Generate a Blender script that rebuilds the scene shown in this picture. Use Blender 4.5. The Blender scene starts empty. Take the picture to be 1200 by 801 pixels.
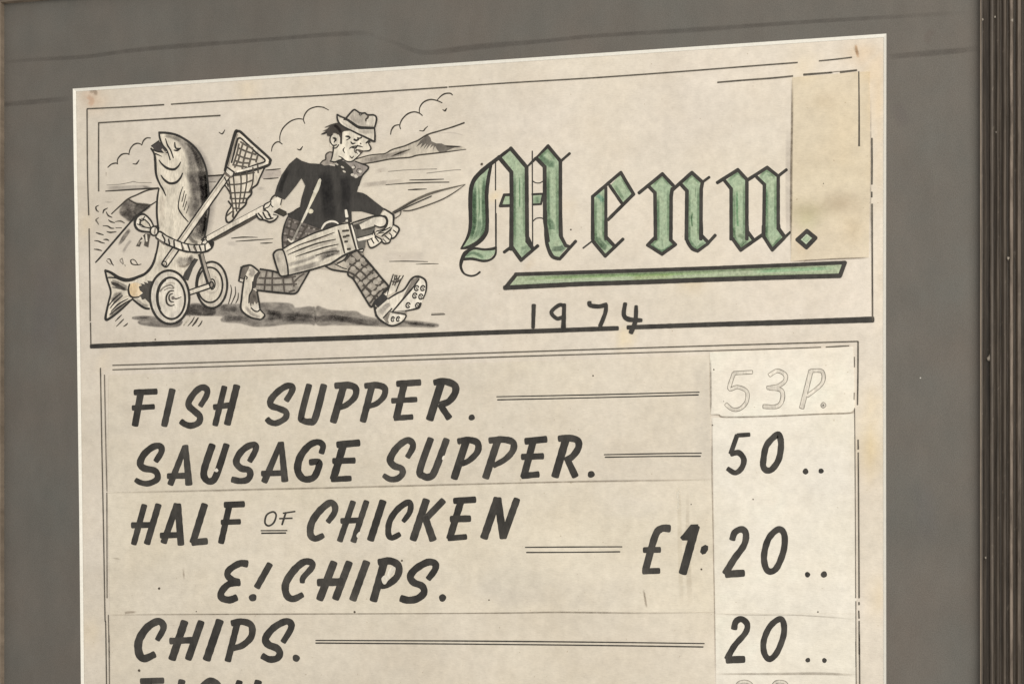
import bpy, math, random
from mathutils import Vector
from mathutils.geometry import tessellate_polygon
random.seed(7)

# ------------------------------------------------------------------ camera
FPX = 2500.0                       # focal length in photograph pixels
PPX, PPY = 600.0, 700.0            # principal point (the photograph is a crop of a taller frame)
YAW = math.atan(FPX / 9300.0)
MMPX = 0.00058                     # metres per pixel at the picture centre
FWD = Vector((-math.sin(YAW), math.cos(YAW), 0))
RGT = Vector((math.cos(YAW), math.sin(YAW), 0))
UP = Vector((0, 0, 1))
CAMZ = 1.45
_d = FPX * MMPX
CAM = Vector((0, 0, CAMZ)) - FWD * _d      # optical axis meets the sheet at x=0, z=CAMZ

scene = bpy.context.scene
cd = bpy.data.cameras.new('camera'); cam = bpy.data.objects.new('camera', cd)
scene.collection.objects.link(cam); scene.camera = cam
cam.location = CAM
cam.rotation_euler = (math.radians(90), 0, YAW)
cd.sensor_fit = 'HORIZONTAL'; cd.sensor_width = 36.0
cd.lens = 36.0 * FPX / 1200.0
cd.shift_y = (PPY - 400.5) / 1200.0
cd.clip_start = 0.05; cd.clip_end = 50

# ------------------------------------------------------------------ light (indoors, soft)
w = bpy.data.worlds.new('World'); scene.world = w; w.use_nodes = True
bg = w.node_tree.nodes['Background']
bg.inputs[0].default_value = (1.0, 0.975, 0.94, 1); bg.inputs[1].default_value = 0.60
ld = bpy.data.lights.new('soft_area_light', 'AREA'); lo = bpy.data.objects.new('soft_area_light', ld)  # unseen area light, added for direction from the upper right
scene.collection.objects.link(lo)
ld.shape = 'RECTANGLE'; ld.size = 1.4; ld.size_y = 1.0; ld.energy = 25; ld.color = (1.0, 0.97, 0.92)
lo.location = (1.25, -1.45, 2.05)
lo.rotation_euler = (Vector((0.10, 0, 1.55)) - lo.location).to_track_quat('-Z', 'Y').to_euler()
scene.cycles.transparent_max_bounces = 48
vs = scene.view_settings
vs.view_transform = 'Standard'; vs.look = 'None'; vs.gamma = 1; vs.exposure = 0.0; vs.use_curve_mapping = False

# ------------------------------------------------------------------ helpers
def P(u, v, h=0.0):
    """photograph pixel -> point on the plane h metres in front of the sheet"""
    d = RGT * (u - PPX) - UP * (v - PPY) + FWD * FPX
    t = (-h - CAM.y) / d.y
    return CAM + d * t

def lin(r, g, b):
    f = lambda c: (c / 255 / 12.92) if c <= 10 else ((c / 255 + 0.055) / 1.055) ** 2.4
    return (f(r), f(g), f(b))

def link(o, parent=None):
    scene.collection.objects.link(o)
    if parent: o.parent = parent
    return o

def empty(name, label=None, cat=None):
    o = bpy.data.objects.new(name, None); o.empty_display_size = 0.05
    link(o)
    if label: o['label'] = label
    if cat: o['category'] = cat
    return o

def nodes_mat(name):
    m = bpy.data.materials.new(name); m.use_nodes = True
    nt = m.node_tree; b = nt.nodes['Principled BSDF']
    return m, nt, b

def N(nt, typ, **kw):
    n = nt.nodes.new(typ)
    for k, v in kw.items():
        if k.startswith('i_'):
            key = k[2:]
            n.inputs[int(key) if key.isdigit() else key].default_value = v
        else: setattr(n, k, v)
    return n

def mapped_noise(nt, scale, detail=4, rough=0.6, sc=(1, 1, 1), attr=None):
    if attr:
        src = N(nt, 'ShaderNodeAttribute', attribute_name=attr).outputs['Vector']
    else:
        src = N(nt, 'ShaderNodeTexCoord').outputs['Object']
    mp = N(nt, 'ShaderNodeMapping'); mp.inputs['Scale'].default_value = sc
    nt.links.new(src, mp.inputs['Vector'])
    nz = N(nt, 'ShaderNodeTexNoise'); nz.inputs['Scale'].default_value = scale
    nz.inputs['Detail'].default_value = detail; nz.inputs['Roughness'].default_value = rough
    nt.links.new(mp.outputs[0], nz.inputs['Vector'])
    return nz.outputs['Fac']

def ramp(nt, fac, a, b, p0=0.3, p1=0.7):
    r = N(nt, 'ShaderNodeMapRange'); r.inputs['From Min'].default_value = p0; r.inputs['From Max'].default_value = p1
    r.inputs['To Min'].default_value = a; r.inputs['To Max'].default_value = b
    nt.links.new(fac, r.inputs['Value']); return r.outputs[0]

def mul(nt, a, b):
    m = N(nt, 'ShaderNodeMath', operation='MULTIPLY'); nt.links.new(a, m.inputs[0]); nt.links.new(b, m.inputs[1]); return m.outputs[0]

def scale_col(nt, col, fac):
    m = N(nt, 'ShaderNodeVectorMath', operation='SCALE'); nt.links.new(col, m.inputs[0]); nt.links.new(fac, m.inputs['Scale']); return m.outputs[0]

def tint(nt, col, fac, rgb):
    """multiply col towards rgb by fac"""
    m = N(nt, 'ShaderNodeMix', data_type='RGBA', blend_type='MULTIPLY')
    nt.links.new(fac, m.inputs[0]); nt.links.new(col, m.inputs[6]); m.inputs[7].default_value = (*rgb, 1); return m.outputs[2]

def bump(nt, b, fac, strength, dist):
    bp = N(nt, 'ShaderNodeBump'); bp.inputs['Strength'].default_value = strength; bp.inputs['Distance'].default_value = dist
    nt.links.new(fac, bp.inputs['Height']); nt.links.new(bp.outputs[0], b.inputs['Normal'])

# --- paper: vertex colour carries the age stains, nodes add mottle and fibre
def make_paper():
    m, nt, b = nodes_mat('aged_paper')
    col = N(nt, 'ShaderNodeAttribute', attribute_name='col').outputs['Color']
    n1 = mapped_noise(nt, 28, 5, 0.6); n2 = mapped_noise(nt, 140, 4, 0.65); n3 = mapped_noise(nt, 900, 2, 0.6, (0.35, 1, 1.3))
    c = tint(nt, col, ramp(nt, n1, 0, 0.55, 0.42, 0.75), (0.93, 0.90, 0.85))
    c = scale_col(nt, c, ramp(nt, n2, 0.92, 1.07))
    c = scale_col(nt, c, ramp(nt, n3, 0.965, 1.035))
    sp = mapped_noise(nt, 420, 1, 0.5)
    c = tint(nt, c, ramp(nt, sp, 0, 0.5, 0.74, 0.80), (0.5, 0.42, 0.33))
    nt.links.new(c, b.inputs['Base Color']); b.inputs['Roughness'].default_value = 0.78
    b.inputs['Specular IOR Level'].default_value = 0.25
    add = N(nt, 'ShaderNodeMath', operation='ADD'); nt.links.new(n2, add.inputs[0]); nt.links.new(n3, add.inputs[1])
    n5 = mapped_noise(nt, 22, 3, 0.5, (1, 1, 1.6)); ml = N(nt, 'ShaderNodeMath', operation='MULTIPLY_ADD'); nt.links.new(n5, ml.inputs[0]); ml.inputs[1].default_value = 5.0; nt.links.new(add.outputs[0], ml.inputs[2])
    bump(nt, b, ml.outputs[0], 0.35, 0.0006)
    return m
def make_ink():
    m, nt, b = nodes_mat('brushed_ink')
    at = N(nt, 'ShaderNodeAttribute', attribute_name='col')
    n1 = mapped_noise(nt, 160, 3, 0.6, (1, 1, 0.45)); n2 = mapped_noise(nt, 900, 3, 0.7, (1, 1, 0.3))
    f = mul(nt, ramp(nt, n1, 0.78, 1.28), ramp(nt, n2, 0.82, 1.18))
    c = scale_col(nt, at.outputs['Color'], f)
    nt.links.new(c, b.inputs['Base Color']); b.inputs['Roughness'].default_value = 0.62
    b.inputs['Specular IOR Level'].default_value = 0.3
    return m
def make_wash():
    """thin transparent film of diluted ink: it filters the light going in and coming out"""
    m, nt, b = nodes_mat('watercolour_wash')
    nt.nodes.remove(b)
    at = N(nt, 'ShaderNodeAttribute', attribute_name='col')
    n1 = mapped_noise(nt, 240, 4, 0.65, (0.6, 1, 1)); n2 = mapped_noise(nt, 1100, 2, 0.6)
    a = mul(nt, at.outputs['Alpha'], mul(nt, ramp(nt, n1, 0.62, 1.25), ramp(nt, n2, 0.85, 1.12)))
    cl = N(nt, 'ShaderNodeClamp'); nt.links.new(a, cl.inputs[0])
    mx = N(nt, 'ShaderNodeMix', data_type='RGBA'); mx.inputs[6].default_value = (1, 1, 1, 1)
    nt.links.new(cl.outputs[0], mx.inputs[0]); nt.links.new(at.outputs['Color'], mx.inputs[7])
    tr = N(nt, 'ShaderNodeBsdfTransparent'); nt.links.new(mx.outputs[2], tr.inputs[0])
    nt.links.new(tr.outputs[0], nt.nodes['Material Output'].inputs[0])
    return m
def make_body():
    m, nt, b = nodes_mat('opaque_bodycolour')
    at = N(nt, 'ShaderNodeAttribute', attribute_name='col')
    n1 = mapped_noise(nt, 300, 4, 0.65)
    nt.links.new(at.outputs['Color'], b.inputs['Base Color']); b.inputs['Roughness'].default_value = 0.75; b.inputs['Specular IOR Level'].default_value = 0.2
    nt.links.new(mul(nt, at.outputs['Alpha'], ramp(nt, n1, 0.6, 1.2)), b.inputs['Alpha'])
    return m
def make_green():
    m, nt, b = nodes_mat('green_watercolour')
    at = N(nt, 'ShaderNodeAttribute', attribute_name='col')
    n1 = mapped_noise(nt, 130, 4, 0.65, (1.2, 1, 0.8)); n2 = mapped_noise(nt, 480, 3, 0.7, (1.1, 1, 0.9))
    mx = N(nt, 'ShaderNodeMix', data_type='RGBA'); mx.inputs[7].default_value = (*lin(186, 198, 166), 1)
    nt.links.new(ramp(nt, n1, 0, 0.75, 0.42, 0.72), mx.inputs[0]); nt.links.new(at.outputs['Color'], mx.inputs[6])
    c = scale_col(nt, mx.outputs[2], ramp(nt, n2, 0.72, 1.15, 0.32, 0.66))
    nt.links.new(c, b.inputs['Base Color']); b.inputs['Roughness'].default_value = 0.7
    b.inputs['Specular IOR Level'].default_value = 0.2
    return m
def make_mat():
    m, nt, b = nodes_mat('grey_mat_board')
    n1 = mapped_noise(nt, 14, 4, 0.6); n2 = mapped_noise(nt, 1500, 3, 0.7); n3 = mapped_noise(nt, 45, 4, 0.6, (1, 1, 0.5))
    mx = N(nt, 'ShaderNodeMix', data_type='RGBA'); mx.inputs[6].default_value = (*lin(110, 103, 95), 1); mx.inputs[7].default_value = (*lin(105, 103, 97), 1)
    nt.links.new(ramp(nt, n1, 0, 1), mx.inputs[0])
    c = scale_col(nt, mx.outputs[2], ramp(nt, n2, 0.8, 1.2)); c = scale_col(nt, c, ramp(nt, n3, 0.92, 1.07))
    nt.links.new(c, b.inputs['Base Color']); b.inputs['Roughness'].default_value = 0.9; b.inputs['Specular IOR Level'].default_value = 0.2
    bump(nt, b, n2, 0.3, 0.0003)
    return m
def make_core():
    m, nt, b = nodes_mat('white_mat_core')
    n2 = mapped_noise(nt, 500, 3, 0.7)
    c = N(nt, 'ShaderNodeRGB'); c.outputs[0].default_value = (0.90, 0.865, 0.77, 1)
    nt.links.new(scale_col(nt, c.outputs[0], ramp(nt, n2, 0.92, 1.04)), b.inputs['Base Color']); b.inputs['Roughness'].default_value = 0.85
    return m
def make_wood(name, base, lo_, hi_, worn):
    m, nt, b = nodes_mat(name)
    n1 = mapped_noise(nt, 1.0, 5, 0.7, (9, 520, 1), 'grain'); n2 = mapped_noise(nt, 1.0, 4, 0.7, (60, 1500, 1), 'grain'); n3 = mapped_noise(nt, 1.0, 4, 0.65, (140, 300, 1), 'grain')
    c = N(nt, 'ShaderNodeRGB'); c.outputs[0].default_value = (*base, 1)
    f = mul(nt, ramp(nt, n1, lo_, hi_), ramp(nt, n2, 0.72, 1.3))
    cc = scale_col(nt, c.outputs[0], f)
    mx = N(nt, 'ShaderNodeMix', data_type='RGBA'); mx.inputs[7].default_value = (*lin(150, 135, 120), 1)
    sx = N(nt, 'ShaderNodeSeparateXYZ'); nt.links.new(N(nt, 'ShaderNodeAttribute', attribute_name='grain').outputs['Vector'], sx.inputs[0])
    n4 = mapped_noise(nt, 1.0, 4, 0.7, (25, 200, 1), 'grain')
    crest_hl = mul(nt, sx.outputs[2], ramp(nt, n4, 0.15, 1.0, 0.35, 0.6))  # highlight mixed into the crest colour, broken up by noise
    ad = N(nt, 'ShaderNodeMath', operation='ADD', use_clamp=True); nt.links.new(ramp(nt, n3, 0, worn, 0.62, 0.78), ad.inputs[0]); nt.links.new(crest_hl, ad.inputs[1])
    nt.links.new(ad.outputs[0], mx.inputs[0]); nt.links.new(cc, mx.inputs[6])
    nt.links.new(mx.outputs[2], b.inputs['Base Color']); b.inputs['Roughness'].default_value = 0.55; b.inputs['Specular IOR Level'].default_value = 0.35
    bump(nt, b, n1, 0.5, 0.0006)
    return m
def make_wall():
    m, nt, b = nodes_mat('painted_wall')
    n = mapped_noise(nt, 120, 4, 0.6)
    c = N(nt, 'ShaderNodeRGB'); c.outputs[0].default_value = (*lin(205, 196, 178), 1)
    nt.links.new(scale_col(nt, c.outputs[0], ramp(nt, n, 0.95, 1.04)), b.inputs['Base Color']); b.inputs['Roughness'].default_value = 0.9
    bump(nt, b, n, 0.3, 0.001)
    return m
M_PAPER, M_INK, M_WASH, M_GREEN, M_BODY = make_paper(), make_ink(), make_wash(), make_green(), make_body()
M_MAT, M_CORE, M_WALL = make_mat(), make_core(), make_wall()
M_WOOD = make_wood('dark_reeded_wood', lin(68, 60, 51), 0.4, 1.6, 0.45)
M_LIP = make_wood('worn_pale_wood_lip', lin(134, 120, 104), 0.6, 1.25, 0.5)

# ------------------------------------------------------------------ wall, frame, mat
INNER_H = 0.0062
def box_mesh(name, x0, x1, y0, y1, z0, z1, mat, parent=None):
    v = [(x, y, z) for x in (x0, x1) for y in (y0, y1) for z in (z0, z1)]
    f = [(0, 1, 3, 2), (4, 6, 7, 5), (0, 4, 5, 1), (2, 3, 7, 6), (0, 2, 6, 4), (1, 5, 7, 3)]
    me = bpy.data.meshes.new(name); me.from_pydata(v, [], f); me.materials.append(mat)
    return link(bpy.data.objects.new(name, me), parent)

wall = box_mesh('wall', -1.6, 1.6, 0.0165, 0.1165, 0.0, 3.0, M_WALL); wall['kind'] = 'structure'

XR = P(1148.5, 400, INNER_H).x; XL = P(1.2, 400, INNER_H).x
ZT = P(2, 2.6, INNER_H).z; ZB = P(600, 1560, INNER_H).z
frame = empty('picture_frame', 'dark brown reeded wooden picture frame with a thin pale inner lip', 'picture frame')
frame.location = ((XL + XR) / 2, 0.016, ZB - 0.05)
FO = Vector(frame.location)
# profile: (distance outward from the opening, height above the sheet plane)
prof = [(0.0007, 0.0062), (0.0018, 0.0060), (0.0022, 0.0030), (0.0058, 0.0034), (0.0064, 0.0066), (0.0072, 0.0072), (0.0083, 0.0070), (0.0088, 0.0060),
        (0.0096, 0.0062), (0.0108, 0.0082), (0.0118, 0.0084), (0.0124, 0.0070), (0.0134, 0.0070), (0.0150, 0.0094), (0.0163, 0.0096), (0.0168, 0.0076), (0.0178, 0.0076),
        (0.0190, 0.0102), (0.0204, 0.0105), (0.0210, 0.0084), (0.0222, 0.0084), (0.0238, 0.0114), (0.0254, 0.0116), (0.0260, 0.0094), (0.0274, 0.0094), (0.0290, 0.0122),
        (0.0310, 0.0124), (0.0318, 0.0100), (0.0330, 0.0100), (0.0350, 0.0130), (0.0400, 0.0136), (0.0440, 0.0120), (0.0460, 0.0080), (0.0465, -0.0160), (0.0007, -0.0160)]
lip = [(0.0, -0.0010), (0.0, 0.0066), (0.0003, 0.0071), (0.0008, 0.0070), (0.0009, 0.0060), (0.0009, -0.0010)]
def crest_highlight(o):  # strength of the highlight painted on each ridge crest
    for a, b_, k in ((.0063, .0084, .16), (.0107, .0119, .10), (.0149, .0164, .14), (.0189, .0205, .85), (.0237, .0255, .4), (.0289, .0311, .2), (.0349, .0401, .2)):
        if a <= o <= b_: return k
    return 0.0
def rail(name, prof, mat, side, parent, jit=0.00012):
    seg = 60
    verts, faces, gr = [], [], []
    n = len(prof)
    for i in range(seg + 1):
        t = i / seg
        for k, (o, h) in enumerate(prof):
            jo = (random.random() - 0.5) * jit; jh = (random.random() - 0.5) * jit
            if side in 'RL':
                x = XR + o + jo if side == 'R' else XL - o - jo
                z0, z1 = ZB - o, ZT + o
                p = Vector((x, -h - jh, z0 + (z1 - z0) * t))
            else:
                z = ZT + o + jo if side == 'T' else ZB - o - jo
                x0, x1 = XL - o, XR + o
                p = Vector((x0 + (x1 - x0) * t, -h - jh, z))
            verts.append(p - FO); gr.append((t * 1.2 + {'R': 0, 'L': 3, 'T': 6, 'B': 9}[side], o + 0.1, crest_highlight(o)))
    for i in range(seg):
        for k in range(n):
            a, b_ = i * n + k, i * n + (k + 1) % n
            faces.append((a, b_, b_ + n, a + n))
    faces.append(tuple(range(n))); faces.append(tuple(range(seg * n, seg * n + n)))
    me = bpy.data.meshes.new(name); me.from_pydata(verts, [], faces)
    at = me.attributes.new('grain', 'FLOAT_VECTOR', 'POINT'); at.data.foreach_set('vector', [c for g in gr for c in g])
    me.materials.append(mat)
    import bmesh
    bm = bmesh.new(); bm.from_mesh(me); bmesh.ops.recalc_face_normals(bm, faces=bm.faces); bm.to_mesh(me); bm.free()
    o = link(bpy.data.objects.new(name, me), parent); return o
for s in 'RLTB':
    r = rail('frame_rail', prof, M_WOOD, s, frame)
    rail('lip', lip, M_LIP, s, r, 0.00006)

# dried paint specks stuck to the right rail
def speck(u, v, r, h, parent):
    c = P(u, v, h) - FO
    vv, ff = [], []
    ns, nr = 8, 4
    for i in range(nr):
        a = i / nr * math.pi / 2
        for j in range(ns):
            b_ = j / ns * 2 * math.pi
            k = 1 + 0.25 * math.sin(3 * b_ + u)
            vv.append(c + Vector((math.cos(a) * math.cos(b_) * r * k, -math.sin(a) * r * 0.7, math.cos(a) * math.sin(b_) * r * 1.35 * k)))
    vv.append(c + Vector((0, -r * 0.72, 0)))
    for i in range(nr - 1):
        for j in range(ns):
            ff.append((i * ns + j, i * ns + (j + 1) % ns, (i + 1) * ns + (j + 1) % ns, (i + 1) * ns + j))
    for j in range(ns): ff.append(((nr - 1) * ns + j, (nr - 1) * ns + (j + 1) % ns, nr * ns))
    me = bpy.data.meshes.new('paint_speck'); me.from_pydata(vv, [], ff); me.materials.append(M_CORE2)
    o = link(bpy.data.objects.new('paint_speck', me), parent)
m2, nt2, b2 = nodes_mat('dried_cream_paint'); b2.inputs['Base Color'].default_value = (*lin(150, 140, 126), 1); b2.inputs['Roughness'].default_value = 0.5
M_CORE2 = m2

MAT_H = 0.0014
mat_board = empty('mat_board', 'grey mat board with a white edged window around the old menu', 'mat board')
left_edge = [(85.3, 104), (86.6, 200), (90.2, 400), (92.8, 600), (94.8, 800), (97, 1100), (98.5, 1450)]
win = [P(u, v, MAT_H) for u, v in left_edge] + [P(1040.5, 1445, MAT_H), P(1038.6, 801, MAT_H), P(1038.2, 400, MAT_H), P(1038.8, 39.5, MAT_H)]
mat_board.location = (P(600, 1480).x, 0, P(600, 1500).z)
MO = Vector(mat_board.location)
outer = [Vector((XL - 0.004, -MAT_H, ZT + 0.004)), Vector((XL - 0.004, -MAT_H, ZB - 0.004)), Vector((XR + 0.004, -MAT_H, ZB - 0.004)), Vector((XR + 0.004, -MAT_H, ZT + 0.004))]
def flat(vs): return [Vector((p.x, p.z, 0)) for p in vs]
tris = tessellate_polygon([flat(outer), flat(win)])
vv = [p - MO for p in outer + win]
me = bpy.data.meshes.new('board_face'); me.from_pydata(vv, [], [tuple(t) for t in tris]); me.materials.append(M_MAT)
o = link(bpy.data.objects.new('board_face', me), mat_board)
# bevel: from the window edge inwards and down to the sheet
cx = sum((p.x for p in win)) / len(win)
def inset(loop, d):
    out = []; n = len(loop)
    for i in range(n):
        a, b_, c = loop[i - 1], loop[i], loop[(i + 1) % n]
        e1 = (b_ - a).normalized(); e2 = (c - b_).normalized()
        n1 = Vector((-e1.z, 0, e1.x)); n2 = Vector((-e2.z, 0, e2.x))
        nn = (n1 + n2); k = 1 / max(0.3, (1 + n1.dot(n2)) / 2); nn = nn.normalized() * math.sqrt(k)
        out.append(b_ + nn * d)
    return out
ins = inset(win, 0.0019)
if ins[0].x < win[0].x: ins = inset(win, -0.0019)
for p in ins: p.y = -0.0002
n = len(win)
vv = [p - MO for p in win + ins]
me = bpy.data.meshes.new('bevel'); me.from_pydata(vv, [], [(i, (i + 1) % n, n + (i + 1) % n, n + i) for i in range(n)]); me.materials.append(M_CORE)
link(bpy.data.objects.new('bevel', me), mat_board)['label'] = 'white cut bevel of the mat window'

# ------------------------------------------------------------------ the menu card: drawing kit
card = empty('menu_card', 'old cream hand painted fish and chip menu with pasted strips, dated 1974', 'menu')
card.location = P(560, 1480); CO = Vector(card.location)

class Sheet:
    """collects ink (opaque), wash (alpha) and green shapes of ONE part"""
    def __init__(self, name, parent, h, label=None, lift=None):
        self.name, self.parent, self.h, self.label = name, parent, h, label
        self.v, self.f, self.c, self.m = [], [], [], []
        self.k = 0; self.lift = lift
    def step(self):
        if self.lift is not None:
            self.lift[0] += 1; return self.h + self.lift[0] * 1.2e-6
        self.k += 1; return self.h + self.k * 1.5e-6
    def add(self, pts, faces, cols, mi):
        h = self.step(); b = len(self.v)
        for (u, v), c in zip(pts, cols):
            self.v.append(P(u, v, h)); self.c.append(c)
        for f in faces:
            self.f.append(tuple(b + i for i in f)); self.m.append(mi)
    def build(self):
        me = bpy.data.meshes.new(self.name)
        base = CO
        me.from_pydata([p - base for p in self.v], [], self.f)
        at = me.attributes.new('col', 'FLOAT_COLOR', 'POINT'); at.data.foreach_set('color', [x for c in self.c for x in c])
        for m in (M_INK, M_WASH, M_GREEN, M_BODY): me.materials.append(m)
        me.polygons.foreach_set('material_index', self.m)
        o = link(bpy.data.objects.new(self.name, me), self.parent)
        if self.label: o['label'] = self.label
        if self.name in ('specks', 'smudge', 'horizon', 'motion_lines', 'wavelets', 'edge_line', 'soft_line'): o['kind'] = 'stuff'
        return o

CUR = None; TX = (0, 0, 1); WS = 1.0
def T(ox, oy, s=1.0):
    global TX; TX = (ox, oy, s)
def pts(s):
    out = []
    for a in (s.split() if isinstance(s, str) else s):
        x, y = (a.split(',') if isinstance(a, str) else a)
        out.append((TX[0] + float(x) / TX[2], TX[1] + float(y) / TX[2]))
    return out
def crom(p, closed=False, n=7):
    if len(p) < 3: return list(p)
    out = []; m = len(p)
    rng = range(m) if closed else range(m - 1)
    for i in rng:
        g = (lambda k: p[k % m]) if closed else (lambda k: p[max(0, min(m - 1, k))])
        a, b, c, d = g(i - 1), g(i), g(i + 1), g(i + 2)
        for j in range(n):
            t = j / n
            out.append(tuple(0.5 * (2 * b[q] + (c[q] - a[q]) * t + (2 * a[q] - 5 * b[q] + 4 * c[q] - d[q]) * t * t + (3 * b[q] - a[q] - 3 * c[q] + d[q]) * t ** 3) for q in (0, 1)))
    if not closed: out.append(p[-1])
    return out
K = (0.043, 0.039, 0.033)
PAP = lin(217, 206, 186)
G1, G2, G3 = lin(186, 176, 160), lin(140, 132, 121), lin(92, 86, 79)
def resample(q, step):
    out = [q[0]]
    for a, b in zip(q, q[1:]):
        L = math.dist(a, b); n = max(1, int(L / step))
        for j in range(1, n + 1): out.append((a[0] + (b[0] - a[0]) * j / n, a[1] + (b[1] - a[1]) * j / n))
    return out
def ribbon(q, ws, col, mi, cap=0.6, var=0.0, alpha=1.0, soft=False, closed=False):
    n = len(q)
    if WS > 1 and mi == 0 and sum(col) < 0.3: col = tuple(x * 0.78 for x in col)
    L, R, Cn, cl = [], [], [], []
    ph = random.random() * 9
    acc = 0
    for i in range(n):
        if closed: a, b = q[i - 1], q[(i + 1) % n]
        else: a, b = q[max(0, i - 1)], q[min(n - 1, i + 1)]
        dx, dy = b[0] - a[0], b[1] - a[1]; l = math.hypot(dx, dy) or 1e-6
        nx, ny = -dy / l, dx / l
        w_ = ws[i] / 2
        if i: acc += math.dist(q[i], q[i - 1])
        if var:
            wob = 1 + 0.035 * math.sin(acc * 0.55 + ph) + 0.02 * math.sin(acc * 1.7 + ph * 2)
            w_ *= wob
        L.append((q[i][0] + nx * w_, q[i][1] + ny * w_)); R.append((q[i][0] - nx * w_, q[i][1] - ny * w_)); Cn.append(q[i])
        k = 1 + var * (math.sin(acc * 0.16 + ph) * 0.6 + math.sin(acc * 0.43 + 2 * ph) * 0.4)
        cl.append((col[0] * k, col[1] * k, col[2] * k, alpha))
    if soft:
        P_, C_, F_ = [], [], []
        for i in range(n):
            fa = alpha
            t = i / max(1, n - 1)
            if not closed: fa *= min(1, t * 5 + 0.02) * min(1, (1 - t) * 5 + 0.02)
            c = cl[i][:3]
            P_ += [L[i], ((L[i][0] + Cn[i][0]) / 2, (L[i][1] + Cn[i][1]) / 2), ((R[i][0] + Cn[i][0]) / 2, (R[i][1] + Cn[i][1]) / 2), R[i]]
            C_ += [(*c, 0), (*c, fa), (*c, fa), (*c, 0)]
        for i in range(n - 1 + (1 if closed else 0)):
            j = (i + 1) % n
            for k in range(3): F_.append((i * 4 + k, i * 4 + k + 1, j * 4 + k + 1, j * 4 + k))
        CUR.add(P_, F_, C_, mi); return
    P_ = []; C_ = []
    for i in range(n): P_ += [L[i], R[i]]; C_ += [cl[i], cl[i]]
    F_ = [(2 * i, 2 * i + 1, 2 * ((i + 1) % n) + 1, 2 * ((i + 1) % n)) for i in range(n - 1 + (1 if closed else 0))]
    if not closed and cap > 0:
        for e, s in ((0, -1), (n - 1, 1)):
            a = q[0] if e == 0 else q[-2]; b = q[1] if e == 0 else q[-1]
            dx, dy = b[0] - a[0], b[1] - a[1]; l = math.hypot(dx, dy) or 1e-6
            dx, dy = dx / l * s, dy / l * s
            cpt = q[e]; r = math.dist(L[e], R[e]) / 2
            base = len(P_); m_ = 7
            for j in range(m_):
                an = -math.pi / 2 + math.pi * j / (m_ - 1)
                # superellipse so that brush ends read as square-ish with rounded corners
                ca, sa = math.cos(an), math.sin(an)
                ca = abs(ca) ** 0.7; sa = math.copysign(abs(sa) ** 0.8, sa)
                P_.append((cpt[0] + dx * ca * r * cap - dy * sa * r, cpt[1] + dy * ca * r * cap + dx * sa * r)); C_.append(cl[e])
            F_.append(tuple(range(base, base + m_)))
    CUR.add(P_, F_, C_, mi)
def widths(w, n):
    if isinstance(w, (int, float)): w = [w]
    out = []
    for i in range(n):
        t = i / max(1, n - 1) * (len(w) - 1); k = min(int(t), len(w) - 2) if len(w) > 1 else 0
        out.append(w[0] if len(w) == 1 else w[k] + (w[k + 1] - w[k]) * (t - k))
    return [x * WS / TX[2] for x in out]
def S(s, w=10, c=K, sm=True, closed=False, cap=0.6, var=0.12, mi=0, a=1.0, soft=False):
    q = pts(s)
    if sm: q = crom(q, closed)
    if not sm and len(q) > 2:
        if closed: q = q + [q[0]]
        for i in range(len(q) - 1):
            r = resample([q[i], q[i + 1]], 6); ribbon(r, widths(w, len(r)), c, mi, 0.9, var, a)
        return
    if not closed: q = resample(q, 5 if sm else 6)
    if closed and not sm: q = resample(q + [q[0]], 6)[:-1]
    ribbon(q, widths(w, len(q)), c, mi, cap, var, a, soft, closed)
def W(s, w, c=G3, a=0.6, sm=True):           # soft watercolour stroke
    if sum(c) > 1.75: S(s, w, c, sm, False, 0, 0.0, 3, a, True)      # light body colour
    else: S(s, w, film(c), sm, False, 0, 0.0, 1, a, True)
def film(c):
    return tuple(min(1.0, math.sqrt(x / p)) for x, p in zip(c, PAP))
def poly(q, col, mi=0, var=0.0):
    tr = tessellate_polygon([[Vector((x, y, 0)) for x, y in q]])
    cl = []
    for x, y in q:
        k = 1 + var * math.sin(x * 0.31 + y * 0.23); cl.append((col[0] * k, col[1] * k, col[2] * k, 1))
    CUR.add(q, [tuple(t) for t in tr], cl, mi)
def F(s, c=K, sm=False, mi=0, var=0.0, o=0, oc=K, osm=None):
    q = pts(s); q2 = crom(q, True, 5) if sm else q
    poly(q2, c, mi, var)
    if o: S(s, o, oc, sm if osm is None else osm, True)
def WF(s, c=G3, a=0.5, fe=1.2, sm=True):     # watercolour pool with a soft rim (fe in px)
    q = pts(s); q = crom(q, True, 5) if sm else q
    area = sum(q[i - 1][0] * q[i][1] - q[i][0] * q[i - 1][1] for i in range(len(q)))
    sg = 1 if area > 0 else -1
    n = len(q); outq = []
    for i in range(n):
        a_, b_ = q[i - 1], q[(i + 1) % n]; dx, dy = b_[0] - a_[0], b_[1] - a_[1]; l = math.hypot(dx, dy) or 1e-6
        outq.append((q[i][0] + sg * dy / l * fe, q[i][1] - sg * dx / l * fe))
    tr = tessellate_polygon([[Vector((x, y, 0)) for x, y in q]])
    fc = [tuple(t) for t in tr] + [(i, (i + 1) % n, n + (i + 1) % n, n + i) for i in range(n)]
    c = film(c); CUR.add(q + outq, fc, [(*c, a)] * n + [(*c, 0.0)] * n, 1)
def ell(cx, cy, rx, ry, rot=0, n=28, a0=0, a1=360):
    out = []; r = math.radians(rot)
    full = a1 - a0 >= 360
    for i in range(n if full else n + 1):
        t = math.radians(a0 + (a1 - a0) * i / n); x, y = rx * math.cos(t), ry * math.sin(t)
        out.append((cx + x * math.cos(r) - y * math.sin(r), cy + x * math.sin(r) + y * math.cos(r)))
    return out
def E(cx, cy, rx, ry, w=10, c=K, rot=0, a0=0, a1=360):
    S(ell(cx, cy, rx, ry, rot, 28, a0, a1), w, c, True, a1 - a0 >= 360)
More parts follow.
